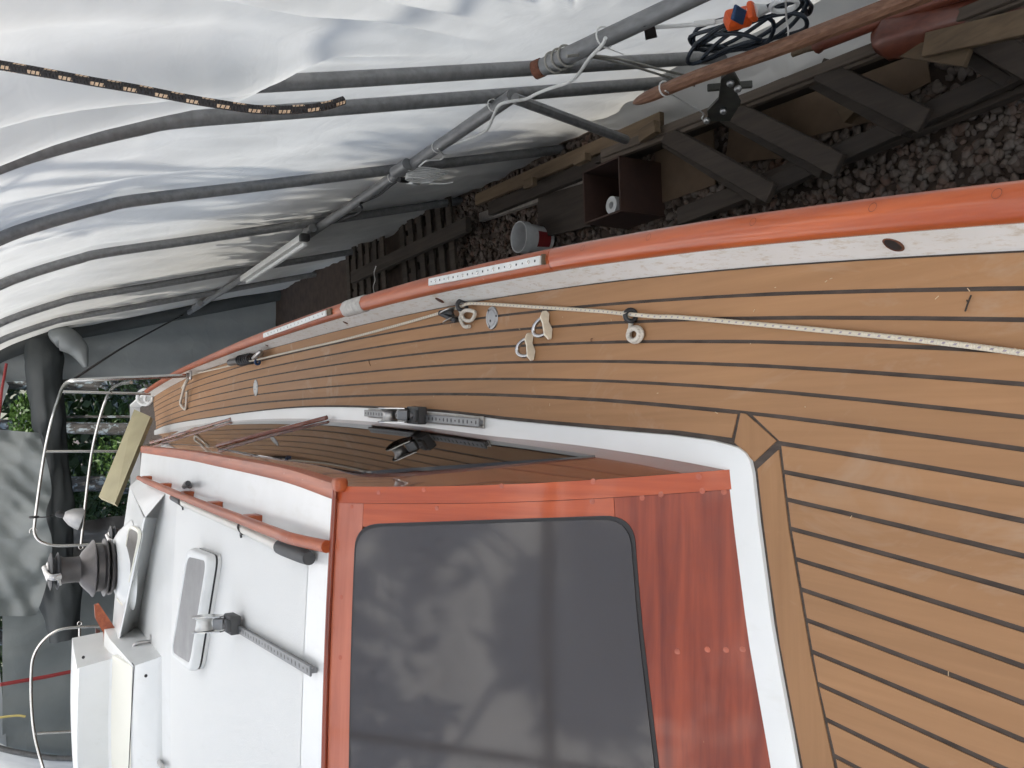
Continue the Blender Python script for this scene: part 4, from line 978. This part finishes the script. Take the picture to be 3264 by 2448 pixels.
sheet([[(1.97, EYW, .0), (1.45, EYW, D-.1), (.98, EYW, D+1.3)], [(1.3, EYW, .0), (1.0, EYW, D-.1), (.8, EYW, D+1.3)], [(.78, EYW, .0), (.72, EYW, D-.1), (.66, EYW, D+1.3)]], .05, 1.6, 'end_curtain', 'tarp_grey', 'grey tarp curtain closing the far end of the shelter beside the rail side hoop')
sheet([[(1.0, EYW, D+1.3), (.2, EYW, D+2.25), (-1.4, EYW, D+3.12), (-3.0, EYW, D+2.25), (-3.8, EYW, D+1.3)], [(.62, EYW-.05, D+1.08), (.05, EYW-.05, D+1.25), (-1.4, EYW-.1, D+1.15), (-2.6, EYW, D+1.2), (-3.9, EYW, D+1.1)]], .10, 1.3, 'end_gable', 'tarp_grey', 'grey tarp filling the gable above the open far end', seed=4)
# dark sleeve on the end hoop
put('hoop_sleeve', MB().tube([(p.x-.02, 12.42+.02*noise.noise(p*3), p.z+D) for p in prof_path(0, 5) if p.z < 1.6], .095, 12), 'tarp_dark', label='dark fabric sleeve round the end hoop of the shelter', cat='sleeve', smooth=60)
# rolled up dark curtain hanging under the gable
rp = [(1.130,12.300,3.017), (0.845,12.200,3.001), (0.558,12.200,2.991), (0.213,12.200,2.957), (-0.133,12.200,2.892), (-0.534,12.150,2.854), (-0.984,12.100,2.879), (-1.492,12.100,2.880), (-2.003,12.100,2.841), (-2.515,12.100,2.792)]
rc = curve(rp, 8); mb = MB(); mb.tube(rc, lambda k: .18+.03*math.sin(k*9)+.015*math.sin(k*23), 36)
mb.v = [tuple(Vector(p)+Vector((0, .05, .04))*noise.noise(Vector(p)*2.2)+Vector((.01, .03, .03))*noise.noise(Vector((p[0]*3, p[1]*11, p[2]*11)))) for p in mb.v]
put('rolled_curtain', mb, 'tarp_dark', label='dark rolled up curtain hanging across the top of the far opening', cat='curtain', smooth=60)
fl = MB(); rows = []
top_ = [Vector(p) for p in ((0.086,11.900,3.663), (-0.534,11.900,3.662), (-1.278,11.850,3.661), (-2.064,11.800,3.660))]
bot_ = [Vector(p) for p in ((0.015,11.850,3.076), (-0.263,11.800,3.010), (-0.680,11.800,2.942), (-0.947,11.750,3.013), (-1.280,11.750,2.946), (-1.712,11.750,2.986), (-2.138,11.800,3.110))]
ct, cbm = curve(top_, 12), curve(bot_, 8)
for u in np.linspace(0, 1, 22):
    row = []
    for v in np.linspace(0, 1, 44):
        a_q = ct[min(len(ct)-1, int(v*(len(ct)-1)+.5))]; b_q = cbm[min(len(cbm)-1, int(v*(len(cbm)-1)+.5))]
        row.append(a_q.lerp(b_q, u)+Vector((0, -.16*u*noise.noise(Vector((v*6+u*1.5, u*1.2, 3)))-.07*noise.noise(Vector((v*11-u*3, u*1.6, 8)))-.012*noise.noise(Vector((v*26, u*5, 8))), 0)))
    rows.append(row)
fl.grid(rows); put('curtain_flap', fl, 'tarp_flap', label='large pale grey tarp draped over the rolled dark curtain', cat='tarp', smooth=180)
fl = MB(); rows = []
c4 = [Vector(p) for p in ((1.097,11.900,2.903), (1.215,11.900,2.742), (1.047,11.900,2.558), (0.795,11.900,2.580), (0.982,11.850,2.746))]
fl.tube(curve([(1.145,12.000,2.928), (1.187,12.000,2.848), (1.133,12.000,2.736), (1.008,12.000,2.623), (0.825,12.000,2.562)], 6), lambda k: .13*math.sin(math.pi*(.18+.8*k))+.02, 16)
fl.v = [tuple(Vector(p)+Vector((.04, .04, .04))*noise.noise(Vector(p)*5)) for p in fl.v]
put('sail_bundle', fl, 'tarp_grey', label='small folded grey tarp corner tied at the top of the end curtain', cat='tarp', smooth=60)
sheet([[(-1.75, EYW, .0), (-1.80, EYW, D-.3), (-1.95, EYW-.02, D+.42), (-2.2, EYW-.05, D+1.15)], [(-2.6, EYW, .0), (-2.6, EYW, D-.3), (-2.7, EYW-.02, D+.42), (-2.8, EYW-.05, D+1.15)], [(-4.75, EYW, .0), (-4.3, EYW, D-.3), (-4.1, EYW-.02, D+.42), (-3.9, EYW, D+1.15)]], .06, 1.4, 'end_curtain', 'tarp_flap', 'grey tarp curtain at the far end on the side away from the rail', seed=8)
sheet([[(-1.05, 12.35, D-.65), (-1.1, 12.2, D+.35), (-1.15, 12.1, D+1.0)], [(-1.75, 12.35, D-.65), (-1.75, 12.2, D+.35), (-1.75, 12.1, D+1.0)], [(-2.05, 12.4, D-.65), (-2.0, 12.3, D+.35), (-2.1, 12.2, D+.8)]], .12, 2.2, 'plastic_sheet', 'plastic_black', 'shiny black plastic sheet hanging in the far opening behind the sliding hatch', seed=12)
put('red_strap', MB().tube([(-2.560,10.500,3.480), (-2.575,10.600,3.056), (-2.582,10.700,2.776), (-2.584,10.800,2.312)], .022, 6), 'strap_red', label='red strap slanting up behind the sliding hatch', cat='strap')
put('red_line', MB().tube([(0.833,11.700,3.412), (0.536,11.700,3.458), (0.321,11.700,3.477), (0.054,11.700,3.505)], .016, 6), 'strap_red', label='short red cord hanging near the end gable', cat='cord')
put('tie_rope', MB().tube(curve([(0.348,6.300,3.081), (0.882,9.400,2.364), (1.546,12.200,1.365)], 8), .0095, 8), 'cord_black', label='thin dark rope from the stern rail to the end hoop', cat='rope')
put('yellow_cord', MB().tube(curve([(-3.164,11.500,3.522), (-3.177,11.500,3.320), (-3.205,11.500,3.228)], 5), .014, 6), 'cord_yellow', label='short yellow cord end against the gable tarp', cat='cord')
cb = Vector((1.557,12.787,1.220)); put('cord_bundle', MB().tube(curve([cb+Vector((.1*math.cos(k*1.3), -.05*math.sin(k), .12*math.sin(k*1.7)-.05)) for k in range(12)], 6), .009, 6), 'cord_black', label='tangle of thin dark cord at the end of the purlin', cat='cord')

# ================================================================== things hung on the frame
def on_purlin(name, mb, mat, lab, cat): return put(name, mb, mat, label=lab, cat=cat, smooth=60)
# light batten
a, b = Vector((1.484,8.717,1.400)), Vector((1.473,6.602,1.447)); lb = thing('light_batten', (a+b)/2, 'slim white light batten strapped along the purlin', 'light fitting')
put('housing', MB().beam(a, b, .055, .07, .008), 'track_pale', lb); put('diffuser', MB().beam(a.lerp(b, .02)+Vector((-.03, 0, -.03)), b.lerp(a, .02)+Vector((-.03, 0, -.03)), .04, .04, .01), 'plastic_white', lb)
put('end_cap', MB().beam(b, b.lerp(a, -.03), .058, .075, .01), 'black_plastic', lb)
def tie(c, r, lab, dirv=(0, 1, 0), tailv=None):
    c = Vector(c); dv = Vector(dirv).normalized(); ax = dv.orthogonal().normalized(); ay = dv.cross(ax)
    m = MB().tube(ringpts(c, r, ax, ay, 18), .0035, 6, True)
    if tailv: m.tube([c+Vector((-r, 0, -r*.3)), c+Vector((-r, 0, -r*.3))+Vector(tailv)], .0025, 5)
    put('cable_tie', m, 'cord_white', label=lab, cat='cable tie', group='ties along the purlins')
tie((1.488,2.658,1.465), .041, 'white tie loop round the near purlin at the cord drop', (0, 1, .03), (-.01, .0, -.08))
tie((1.560,3.658,1.397), .032, 'white tie loop on the purlin at the brace joint')
tie((1.571,4.395,1.350), .032, 'white tie loop on the purlin just above the white cord coil', tailv=(0, .02, -.08))
tie((1.574,4.795,1.339), .032, 'white tie loop on the purlin right at the cord coil')
tie((1.575,5.086,1.332), .032, 'white tie loop on the purlin beside the black plug')
tie((1.585,5.789,1.291), .032, 'white tie loop on the purlin over the hanging dark cord')
ls = MB()
for q in (0, 1, 2):
    c = Vector((1.472,2.918,1.532)).lerp(Vector((1.477,2.849,1.514)), q/2); ls.tube(ringpts(c, .043, X, Z, 20), .005, 6, True)
ls.tube(curve([(1.417,2.735,1.593), (1.466,2.797,1.474), (1.571,2.982,1.160), (1.733,3.320,0.571), (1.985,3.864,-0.353)], 6), .006, 6).tube(curve([(1.463,2.785,1.486), (1.573,2.955,1.155), (1.759,3.313,0.546), (1.879,3.523,0.088)], 6), .006, 6)
put('lashing', ls, 'canvas_worn', label='pale cord lashing round the rusty end of the near purlin', cat='lashing')
put('extension_cord', MB().tube(curve([(1.417,2.535,1.555), (1.411,2.582,1.537), (1.422,2.729,1.492), (1.440,2.904,1.418), (1.460,3.039,1.376), (1.462,3.132,1.406), (1.470,3.231,1.415), (1.481,3.337,1.411), (1.464,3.360,1.485), (1.457,3.406,1.513), (1.472,3.570,1.449), (1.508,3.816,1.339), (1.528,3.965,1.298), (1.533,4.109,1.320), (1.553,4.273,1.321), (1.554,4.378,1.356)], 6), .0075, 8), 'cord_white', label='white flat cable draped from the near purlin down to the cord coil', cat='cable')
cc = Vector((1.527,4.856,1.222)); m = MB()
for k in range(7):
    a0 = k*.16-.5; m.tube([cc+Vector((-.02+.012*k, (math.cos(a)*.050)*(1+.06*k)+math.sin(a0)*.03, -.03-.012*k+math.sin(a)*(.085+.008*k)+.07)) for a in np.linspace(0, 6.283, 24)[:-1]], .0045, 6, True)
m.tube(curve([cc+Vector((-.02, .02, -.05)), cc+Vector((-.02, .0, -.13)), cc+Vector((-.01, -.02, -.19))], 5), .0045, 6)
m.tube(curve([(1.525,4.294,1.397), (1.539,4.427,1.295), (1.545,4.524,1.271), (1.523,4.508,1.362), (1.526,4.644,1.350)], 5), .005, 6)
coil = put('cord_coil', m, 'cord_white', label='small coil of thin white cord hanging below the purlin', cat='cord')
pp = thing('plug', (1.516,4.913,1.307), 'black plug with white socket hanging beside the cord coil', 'plug')
put('plug_body', MB().tube([(1.512,4.901,1.368), (1.520,4.921,1.291)], .018, 10), 'black_plastic', pp); put('socket', MB().beam((1.519,4.906,1.297), (1.540,4.995,1.206), .05, .05, .008), 'plastic_white', pp)
put('hanging_cord', MB().tube(curve([(1.527,4.950,1.346), (1.529,5.094,1.339), (1.550,5.409,1.290), (1.559,5.610,1.295), (1.539,5.655,1.335), (1.499,5.622,1.335), (1.510,5.824,1.293), (1.546,6.101,1.268), (1.596,6.482,1.224)], 6), .008, 7), 'cord_black', label='dark cord sagging along the purlin below the plug', cat='cord')
# white lead to the orange connector, with a black tag
put('white_lead', MB().tube(curve([(1.539,2.696,1.421), (1.510,2.553,1.334), (1.522,2.490,1.200), (1.507,2.391,1.138), (1.501,2.342,1.121)], 6), .0085, 8).tube([(1.515,2.454,1.186), (1.506,2.387,1.142)], .012, 8), 'cord_white', label='white power lead running to the orange connector', cat='cable')
put('lead_tag', MB().slab([(1.470,2.481,1.416), (1.482,2.476,1.367), (1.511,2.601,1.247), (1.507,2.609,1.261), (1.501,2.626,1.286)], (0, -.003, .002)), 'black_plastic', label='small black tag hanging on the white lead', cat='tag')
oc = thing('connector', (1.500,2.312,1.084), 'orange power connector among the blue cable loops', 'connector')
put('body', MB().beam((1.486,2.334,1.142), (1.507,2.288,1.055), .065, .06, .014), 'plastic_orange', oc); put('collar', MB().beam((1.498,2.261,1.093), (1.500,2.237,1.085), .07, .055, .012), 'plastic_orange', oc)
put('tape', MB().beam((1.420,2.164,1.272), (1.444,2.216,1.170), .05, .012, .003), 'tape_blue', oc); put('plug', MB().tube([(1.499,2.253,1.087), (1.527,2.247,1.010)], lambda k: .03-.014*k, 12), 'plastic_white', oc)
bc = thing('cable_coil', (1.586,2.487,0.851), 'loose coil of dark blue extension cable hanging from the near frame', 'cable'); m = MB()
for k, (cx, cy, rx, ry, tilt) in enumerate(((1590, 45, 95, 42, .15), (1600, 55, 110, 48, .25), (1612, 40, 120, 50, .1), (1585, 70, 70, 55, .5), (1630, 30, 105, 40, .2), (1560, 40, 70, 35, .3))):
    c = Vector((1.549,2.419,0.961)); ey = Vector((-.05, -.98, -.1)); ez = Vector((.1, .0, -1)); s = .0022
    pts = []
    for a in np.linspace(0, 6.283, 30)[:-1]:
        u, v = math.cos(a)*rx*s*(1+.06*math.sin(3*a+k)), math.sin(a)*ry*s*(1+.08*math.cos(2*a+k)); u, v = u*math.cos(tilt)-v*math.sin(tilt), u*math.sin(tilt)+v*math.cos(tilt)
        pts.append(c+Vector((-.015*k+.02*math.sin(a*2+k), 0, 0))+Vector((0, 1, 0))*(-(cx-1605)*s*.6-u)+Vector((0, 0, 1))*(-(cx-1605)*s*.5-v))
    m.tube(pts, .0085, 8, True)
put('loops', m, 'cable_blue', bc, smooth=60)
put('hang_loop', MB().tube(curve([(1.575,2.200,0.854), (1.601,2.266,0.744), (1.616,2.335,0.682), (1.586,2.252,0.807)], 6), .010, 8), 'cable_blue', bc)
put('white_hook', MB().tube(ringpts((1.444,2.081,1.110), .045, Y, Z, 18), .009, 8, True), 'plastic_white', bc)
put('string', MB().tube(curve([(1.412,1.996,1.199), (1.445,2.149,1.022), (1.418,2.190,0.968), (1.412,2.261,0.906)], 5), .0035, 6), 'cord_white', label='thin white string hanging over the varnished spar', cat='string')

# ================================================================== timber and gear along the foot of the wall
sp = [Vector(p) for p in ((1.360,2.895,1.139), (1.360,2.807,1.130), (1.370,2.581,1.077), (1.380,2.279,0.978), (1.390,2.039,0.906), (1.400,1.792,0.834), (1.420,1.417,0.731))]
m = MB(); P = curve(sp, 6); n_ = len(P); m.tube(P, lambda k: .005+.021*min(1, k*5)**.6+.009*k, 10)
put('varnished_spar', m, 'spar_wood', label='long varnished grooved spar slung below the cable coil', cat='spar', smooth=30)
put('sling_string', MB().tube(ringpts((1.360,2.706,1.123), .032, X, Z, 14), .0035, 6, True).tube(curve([(1.330,2.662,1.162), (1.400,2.871,0.864), (1.420,2.975,0.662), (1.410,3.012,0.634), (1.410,3.033,0.591)], 5), .0035, 6), 'cord_white', label='white string tied round the tip of the varnished spar', cat='string')
rp_ = thing('red_pole', (1.550,2.423,0.540), 'faded red pole with a pale wooden tip behind the varnished spar', 'pole')
put('shaft', MB().tube([(1.550,2.410,0.544), (1.550,2.385,0.543), (1.560,2.160,0.473), (1.570,1.903,0.385), (1.580,1.646,0.290)], lambda k: .042-.012*min(1, k*2), 12), 'spar_red', rp_, smooth=60)
put('tip', MB().tube([(1.550,2.411,0.537), (1.550,2.464,0.550), (1.550,2.532,0.551)], lambda k: .022-.010*k, 10), 'lumber_tan', rp_, smooth=60)
put('thick_spar', MB().tube([(1.500,2.200,0.429), (1.500,2.165,0.427), (1.510,1.997,0.331), (1.520,1.711,0.143)], lambda k: .055+.035*min(1, k*3), 14), 'spar_red', label='thick dark varnished spar lying on the timber frame at the edge', cat='spar', smooth=60)
# the ladder like timber frame
ld_ = thing('timber_rack', (1.450,2.692,0.100), 'dark weathered timber frame with cross pieces lying like a ladder by the wall', 'timber frame')
zf = -1.98
put('rail', MB().beam((1.601,4.169,0.350), (1.478,1.482,0.350), .050, .04, .004), 'lumber_mid', ld_)
put('rail', MB().beam((1.579,4.192,0.330), (1.470,1.492,0.330), .050, .04, .004), 'lumber_mid', ld_)
put('rail', MB().beam((1.619,4.338,0.220), (1.503,1.545,0.220), .04, .14, .004), 'lumber_old', ld_)
put('rail', MB().beam((1.114,3.097,0.220), (1.279,1.556,0.220), .085, .045, .004), 'lumber_old', ld_)
put('rail', MB().beam((1.142,3.732,0.140), (1.252,1.597,0.140), .10, .06, .004), 'lumber_old', ld_)
for a, b in (((1.550,3.587,0.350), (1.076,2.940,0.260)), ((1.549,3.130,0.350), (1.107,2.542,0.260)), ((1.531,2.554,0.350), (1.174,2.121,0.260)), ((1.518,1.965,0.350), (1.226,1.680,0.260))):
    put('cross_piece', MB().beam(a, b, .10, .04, .004), 'lumber_old', ld_); 
    a2_, b2_ = Vector(a)+Vector((0, .12, -.12)), Vector(b)+Vector((0, .12, -.06)); put('cross_piece', MB().beam(a2_, b2_, .05, .09, .004), 'lumber_old', ld_)
for k, (p, s_) in enumerate((((1.514,3.188,0.030), .5), ((1.534,2.772,0.030), .55), ((1.469,3.799,0.030), .5), ((1.564,2.451,0.030), .4))):
    put('cardboard_sheet', MB().box(Vector(p)+Vector((0, 0, .004+.002*k)), (.34, s_, .008), Matrix.Rotation(.1*k-.2, 3, 'Z')), 'cardboard', label='flat brown cardboard sheet on the ground under the timber frame, %s from the spar tip' % ('second', 'third', 'first', 'fourth')[k], cat='cardboard', group='cardboard under the timber frame')
put('offcut', MB().box((1.408,2.596,0.100), (.09, .10, .05), Matrix.Rotation(.5, 3, 'Z'), .003), 'lumber_tan', label='small pale timber offcut on the cardboard under the frame', cat='offcut')
# metal bracket with bolts
bk_ = thing('metal_bracket', (1.565,3.130,0.350), 'grey metal bracket plate with bolt heads standing on the timber frame', 'bracket')
pl = [(1.400,2.593,0.916), (1.400,2.508,0.937), (1.400,2.594,0.809), (1.400,2.696,0.723), (1.400,2.758,0.638), (1.400,2.959,0.505), (1.400,3.006,0.599), (1.400,2.905,0.700), (1.400,2.774,0.757)]
put('plate', MB().slab(pl, (-.012, 0, 0)), 'metal_bracket', bk_); put('arm', MB().beam((1.440,2.773,0.823), (1.440,2.651,0.675), .03, .02, .003), 'metal_bracket', bk_)
for p in ((1.385,2.577,0.880), (1.385,2.607,0.808), (1.385,2.832,0.671), (1.385,2.962,0.650)): put('bolt', MB().lathe([(.016, 0), (.016, .012), (.010, .018)], p, (-1, -.3, .5), 8), 'aluminium', bk_)
# planks and battens
def timber(a, b, w_, h_, mat, lab, name='timber_plank'): put(name, MB().beam(a, b, w_, h_, .003), mat, label=lab, cat='timber', group='timbers along the wall')
timber((1.781,6.046,0.200), (1.721,3.793,0.200), .09, .035, 'lumber_tan', 'long tan batten on the ground along the foot of the tarp')
timber((1.681,5.912,0.150), (1.610,2.919,0.150), .10, .05, 'lumber_old', 'long dark plank beside the tan batten at the foot of the tarp')
timber((1.683,6.194,0.080), (1.586,4.394,0.080), .07, .05, 'galvanised_rusty', 'grey pipe like batten lying behind the brown box', 'batten')
timber((1.409,2.002,0.420), (1.304,1.562,0.500), .09, .03, 'lumber_tan', 'tan board on the timber frame beneath the thick spar')
timber((1.451,2.128,0.400), (1.312,1.860,0.380), .065, .03, 'lumber_tan', 'short tan board with pointed end lying across the frame')
timber((1.637,4.334,0.340), (1.636,4.460,0.340), .05, .05, 'lumber_tan', 'small pale block end at the foot of the tarp')
timber((1.663,5.143,0.300), (1.659,5.020,0.300), .06, .04, 'lumber_tan', 'small pale batten end further along the tarp foot')
timber((1.566,3.719,0.420), (1.583,3.580,0.420), .07, .045, 'lumber_tan', 'pale timber block on top of the frame rail end')
timber((1.483,5.285,0.100), (1.434,4.627,0.100), .30, .03, 'lumber_old', 'wide dark board lying beside the brown box')
# brown box with roll
c = Vector((1.381,4.184,0.220)); bx = thing('brown_box', c, 'open dark brown box holding a white roll', 'box')
for dx, dy, sx, sy in ((-.16, 0, .012, .36), (.16, 0, .012, .36), (0, -.18, .32, .012), (0, .18, .32, .012)): put('panel', MB().box(c+Vector((dx, dy, -.03)), (sx, sy, .34)), 'box_brown', bx)
put('bottom', MB().box(c+Vector((0, 0, -.19)), (.31, .35, .012)), 'box_brown', bx)
put('paper_roll', MB().lathe([(.055, 0), (.055, .20), (.022, .20), (.022, .12)], c+Vector((-.06, .06, -.18)), (0, 0, 1), 22), 'plastic_white', label='white paper roll standing in the brown box', cat='roll')
# bucket
bt, bbm = Vector((1.316,5.250,0.303)), Vector((1.308,5.250,0.084)); c = Vector((bt.x, 5.25, bt.z)); r = .108
bu = thing('bucket', (c.x, c.y, c.z-.24), 'white plastic bucket with red label standing on the ground', 'bucket')
axb = Vector((0, .0, 1)); cb_ = c-axb*.25
put('shell', MB().lathe([(.086, 0), (.106, .225), (.112, .225), (.113, .19), (.110, .19), (.112, .235), (.113, .25), (.106, .25), (.103, .24), (.084, .01), (.001, .008)], cb_, axb, 32, caps=False), 'plastic_dirty', bu, smooth=40)
lab_ = MB(); lab_.grid([[cb_+Vector((math.cos(a)*(.0875+.02*h/.225), math.sin(a)*(.0875+.02*h/.225), h)) for a in np.linspace(-2.4, -1.2, 10)] for h in (.03, .14)]); put('label', lab_, 'label_red', bu)
lab_ = MB(); lab_.grid([[cb_+Vector((math.cos(a)*.1075, math.sin(a)*.1075, h)) for a in np.linspace(.1, .7, 6)] for h in (.205, .242)]); put('rim_tag', lab_, 'label_red', bu)
# pallets further aft
def pallet(p, rot, lab):
    p = Vector(p); t = thing('pallet', p, lab, 'pallet', 'pallets by the wall'); Rm = Matrix.Rotation(rot, 3, 'Z')
    for k in range(6): put('slat', MB().box(p+Rm @ Vector((0, -.5+.2*k, .13)), (.85, .10, .022), Rm), 'lumber_dark', t)
    for k in (-.38, 0, .38): put('bearer', MB().box(p+Rm @ Vector((k, 0, .06)), (.05, 1.12, .11), Rm), 'lumber_dark', t)
pallet((1.575,7.147,0.000), .15, 'dark wooden pallet beyond the white bucket'); pallet((1.579,8.678,0.000), .1, 'dark wooden pallet furthest aft along the tarp wall')
timber((1.560,8.667,0.280), (1.575,6.047,0.280), .12, .05, 'lumber_dark', 'dark timber lying on the pallets beyond the bucket')
put('thread', MB().tube(curve([(1.000,5.095,1.453), (1.000,5.334,1.371), (1.000,5.589,1.263), (1.000,5.876,1.163), (1.000,6.252,1.004)], 4), .003, 5), 'cord_white', label='loose pale thread hanging beyond the rail repair', cat='thread')
# dark rope hanging in the foreground
fr = [(0.559,1.500,3.533), (0.552,1.480,3.497), (0.540,1.450,3.443), (0.527,1.420,3.377), (0.519,1.400,3.315), (0.509,1.380,3.252), (0.501,1.360,3.201), (0.499,1.350,3.147), (0.505,1.340,3.091), (0.514,1.330,3.049), (0.529,1.330,3.016)]
put('dark_rope', MB().tube(curve([Vector((.62, 1.62, 5.0)), Vector(fr[0])]+[Vector(p) for p in fr[1:]], 10), .0070, 12, uv=True), 'rope_black', label='dark rope with tan flecks hanging in front of the tarp', cat='rope', smooth=70)

# ================================================================== the wood outside
def leaf_cloud(m, c, rad, n, size, rng, flat=1.0):
    for _ in range(n):
        while True:
            d = Vector((rng.uniform(-1, 1), rng.uniform(-1, 1), rng.uniform(-1, 1)))
            if d.length <= 1: break
        p = Vector(c)+Vector((d.x*rad[0], d.y*rad[1], d.z*rad[2])); u = Vector((rng.gauss(0, 1), rng.gauss(0, 1), rng.gauss(0, .6))).normalized(); v = u.orthogonal().normalized()
        v = (v*math.cos(rng.random()*6)+u.cross(v)*math.sin(rng.random()*6)).normalized(); s = size*rng.uniform(.6, 1.4)
        b = len(m.v); m.v += [tuple(p-u*s), tuple(p+v*s*.45), tuple(p+u*s), tuple(p-v*s*.45)]; m.f.append((b, b+1, b+2, b+3))
rng = random.Random(21)
def tree(base, h, r, lean, lab, crown_z, crown_r, nl=2600, leafy='leaves_dark'):
    base = Vector(base); t = thing('forest_tree', base, lab, 'tree', 'trees beyond the far end')
    top = base+Vector(lean)+Vector((0, 0, h)); pth = curve([base, base.lerp(top, .35)+Vector((rng.uniform(-.1, .1), 0, 0)), base.lerp(top, .7), top], 6)
    m = MB().tube(pth, lambda k: r*(1-.65*k), 12)
    for k in range(7):
        a = rng.uniform(0, 6.28); s0 = base.lerp(top, rng.uniform(.45, .9)); m.tube(curve([s0, s0+Vector((math.cos(a)*.7, math.sin(a)*.7, .35)), s0+Vector((math.cos(a)*1.7, math.sin(a)*1.7, .9))], 4), lambda q: r*.3*(1-.8*q), 6)
    put('trunk', m, 'bark_lichen', t, smooth=60)
    cm = MB()
    for k in range(16):
        a = rng.uniform(0, 6.28); rr = crown_r*rng.random()**.5; cc_ = base+Vector(lean)*.7+Vector((math.cos(a)*rr, math.sin(a)*rr, crown_z+rng.uniform(-1, 1)*crown_r*.8)); q_ = rng.uniform(.6, 1.1)
        leaf_cloud(cm, cc_, (q_, q_, q_*.7), nl//16, .11, rng)
    put('crown', cm, leafy, t, smooth=0)
def bpt(x, y, Y_): return None
tree((-.02, 15.6, 0), 8, .12, (.55, 0, 0), 'lichen spotted trunk leaning slightly, nearest the grey end curtain', 6.4, 2.0)
tree((-.98, 17.0, 0), 9, .16, (.1, 0, 0), 'straight pale trunk in the middle of the far opening', 6.8, 2.2)
tree((-1.75, 16.4, 0), 9, .15, (0, 0, 0), 'straight pale trunk behind the stern lamp', 6.6, 2.0)
tree((.9, 19, 0), 10, .2, (.2, 0, 0), 'thick trunk further back at the curtain edge', 7, 2.4)
tree((-3.4, 18, 0), 10, .2, (-.2, 0, 0), 'thick trunk far back on the side away from the rail', 7, 2.6)
for k, (x, y) in enumerate(((5.2, 11), (5.6, 7.2), (6.4, 14))):
    tree((x, y, 0), 9.5, .18, (.2, 0, 0), 'tree standing outside the tarp wall, %s' % ('abreast of the stern', 'abreast of the cabin', 'beyond the end')[k], 7.2, 2.5, 2200)
for k, (x, y, z, s_) in enumerate(((.35, 14.6, 1.0, .5), (-.6, 14.9, .4, .5), (-1.6, 15, .5, .6), (.2, 14.4, 3.05, .42), (-.3, 16, 1.6, .7), (-1.2, 18, 1.6, .9), (-2.2, 17.5, 1.4, .9), (.6, 17, 1.0, .8))):
    m = MB(); leaf_cloud(m, (x, y, z), (s_, s_*.8, s_*.8), 1100, .042, rng)
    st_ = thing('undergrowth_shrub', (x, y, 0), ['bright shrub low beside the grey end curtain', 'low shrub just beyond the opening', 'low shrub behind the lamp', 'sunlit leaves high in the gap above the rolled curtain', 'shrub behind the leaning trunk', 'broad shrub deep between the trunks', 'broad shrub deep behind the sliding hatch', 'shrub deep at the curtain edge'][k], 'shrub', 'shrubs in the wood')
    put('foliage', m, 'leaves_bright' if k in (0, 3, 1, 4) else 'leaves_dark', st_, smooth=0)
    put('stem', MB().tube([(x, y, 0), (x+.05, y, z)], .02, 6), 'bark_lichen', st_)
m = MB()
for k in range(150): leaf_cloud(m, (rng.uniform(-9, 7), rng.uniform(18.5, 27), rng.uniform(.2, 1)**1.4*9), (1.5, 1.2, 1.2), 200, .15, rng)
for k in range(60): leaf_cloud(m, (rng.uniform(-16, 14), rng.uniform(27, 32), rng.uniform(.2, 10)), (2.4, 1.6, 1.8), 200, .24, rng)
put('far_wood', m, 'leaves_dark', label='dense dark green wood beyond the shelter opening', cat='wood', kind='stuff', smooth=0)
# unseen brush added outside the tarp wall to shade its lower and after part
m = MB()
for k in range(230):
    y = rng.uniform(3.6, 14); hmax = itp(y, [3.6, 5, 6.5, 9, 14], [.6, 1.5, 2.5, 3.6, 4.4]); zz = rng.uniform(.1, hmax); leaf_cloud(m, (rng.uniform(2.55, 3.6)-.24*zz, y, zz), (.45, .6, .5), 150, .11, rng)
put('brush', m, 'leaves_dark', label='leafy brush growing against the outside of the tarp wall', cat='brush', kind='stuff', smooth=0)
# unseen tall trees added so that their crowns dapple the sun on the roof
for k, (bx_, by_, cx_, cy_) in enumerate(((4.6, -3.0, .0, .3), (-7.4, -1.0, -2.4, .9), (4.8, 2.4, .2, 2.2), (-7.2, 4.6, -2.6, 3.4))):
    t = thing('overhanging_tree', (bx_, by_, 0), ['tall tree outside the rail side tarp near the bow', 'tall tree outside the far side tarp near the bow', 'tall tree outside the rail side tarp abreast of the cabin', 'tall tree outside the far side tarp abreast of the cabin'][k], 'tree', 'tall trees around the shelter')
    tm = MB().tube(curve([(bx_, by_, 0), (bx_+.1, by_, 4), (bx_*.8+cx_*.2, by_*.8+cy_*.2, 7.5), (bx_*.5+cx_*.5, by_*.5+cy_*.5, 10)], 6), lambda q: .2*(1-.7*q), 10)
    cm = MB()
    for j in range(11):
        c_ = Vector((cx_+rng.gauss(0, 1.5), cy_+rng.gauss(0, 1.6), rng.uniform(7.6, 9.6))); q_ = rng.uniform(.3, .75); leaf_cloud(cm, c_, (q_, q_, q_*.6), 260, .10, rng)
        if j < 9: tm.tube([(bx_*.6+cx_*.4, by_*.6+cy_*.4, 8.6), c_], lambda q: .05*(1-.8*q), 6)
    put('trunk', tm, 'bark_lichen', t, smooth=60); put('crown', cm, 'leaves_dark', t, smooth=0)
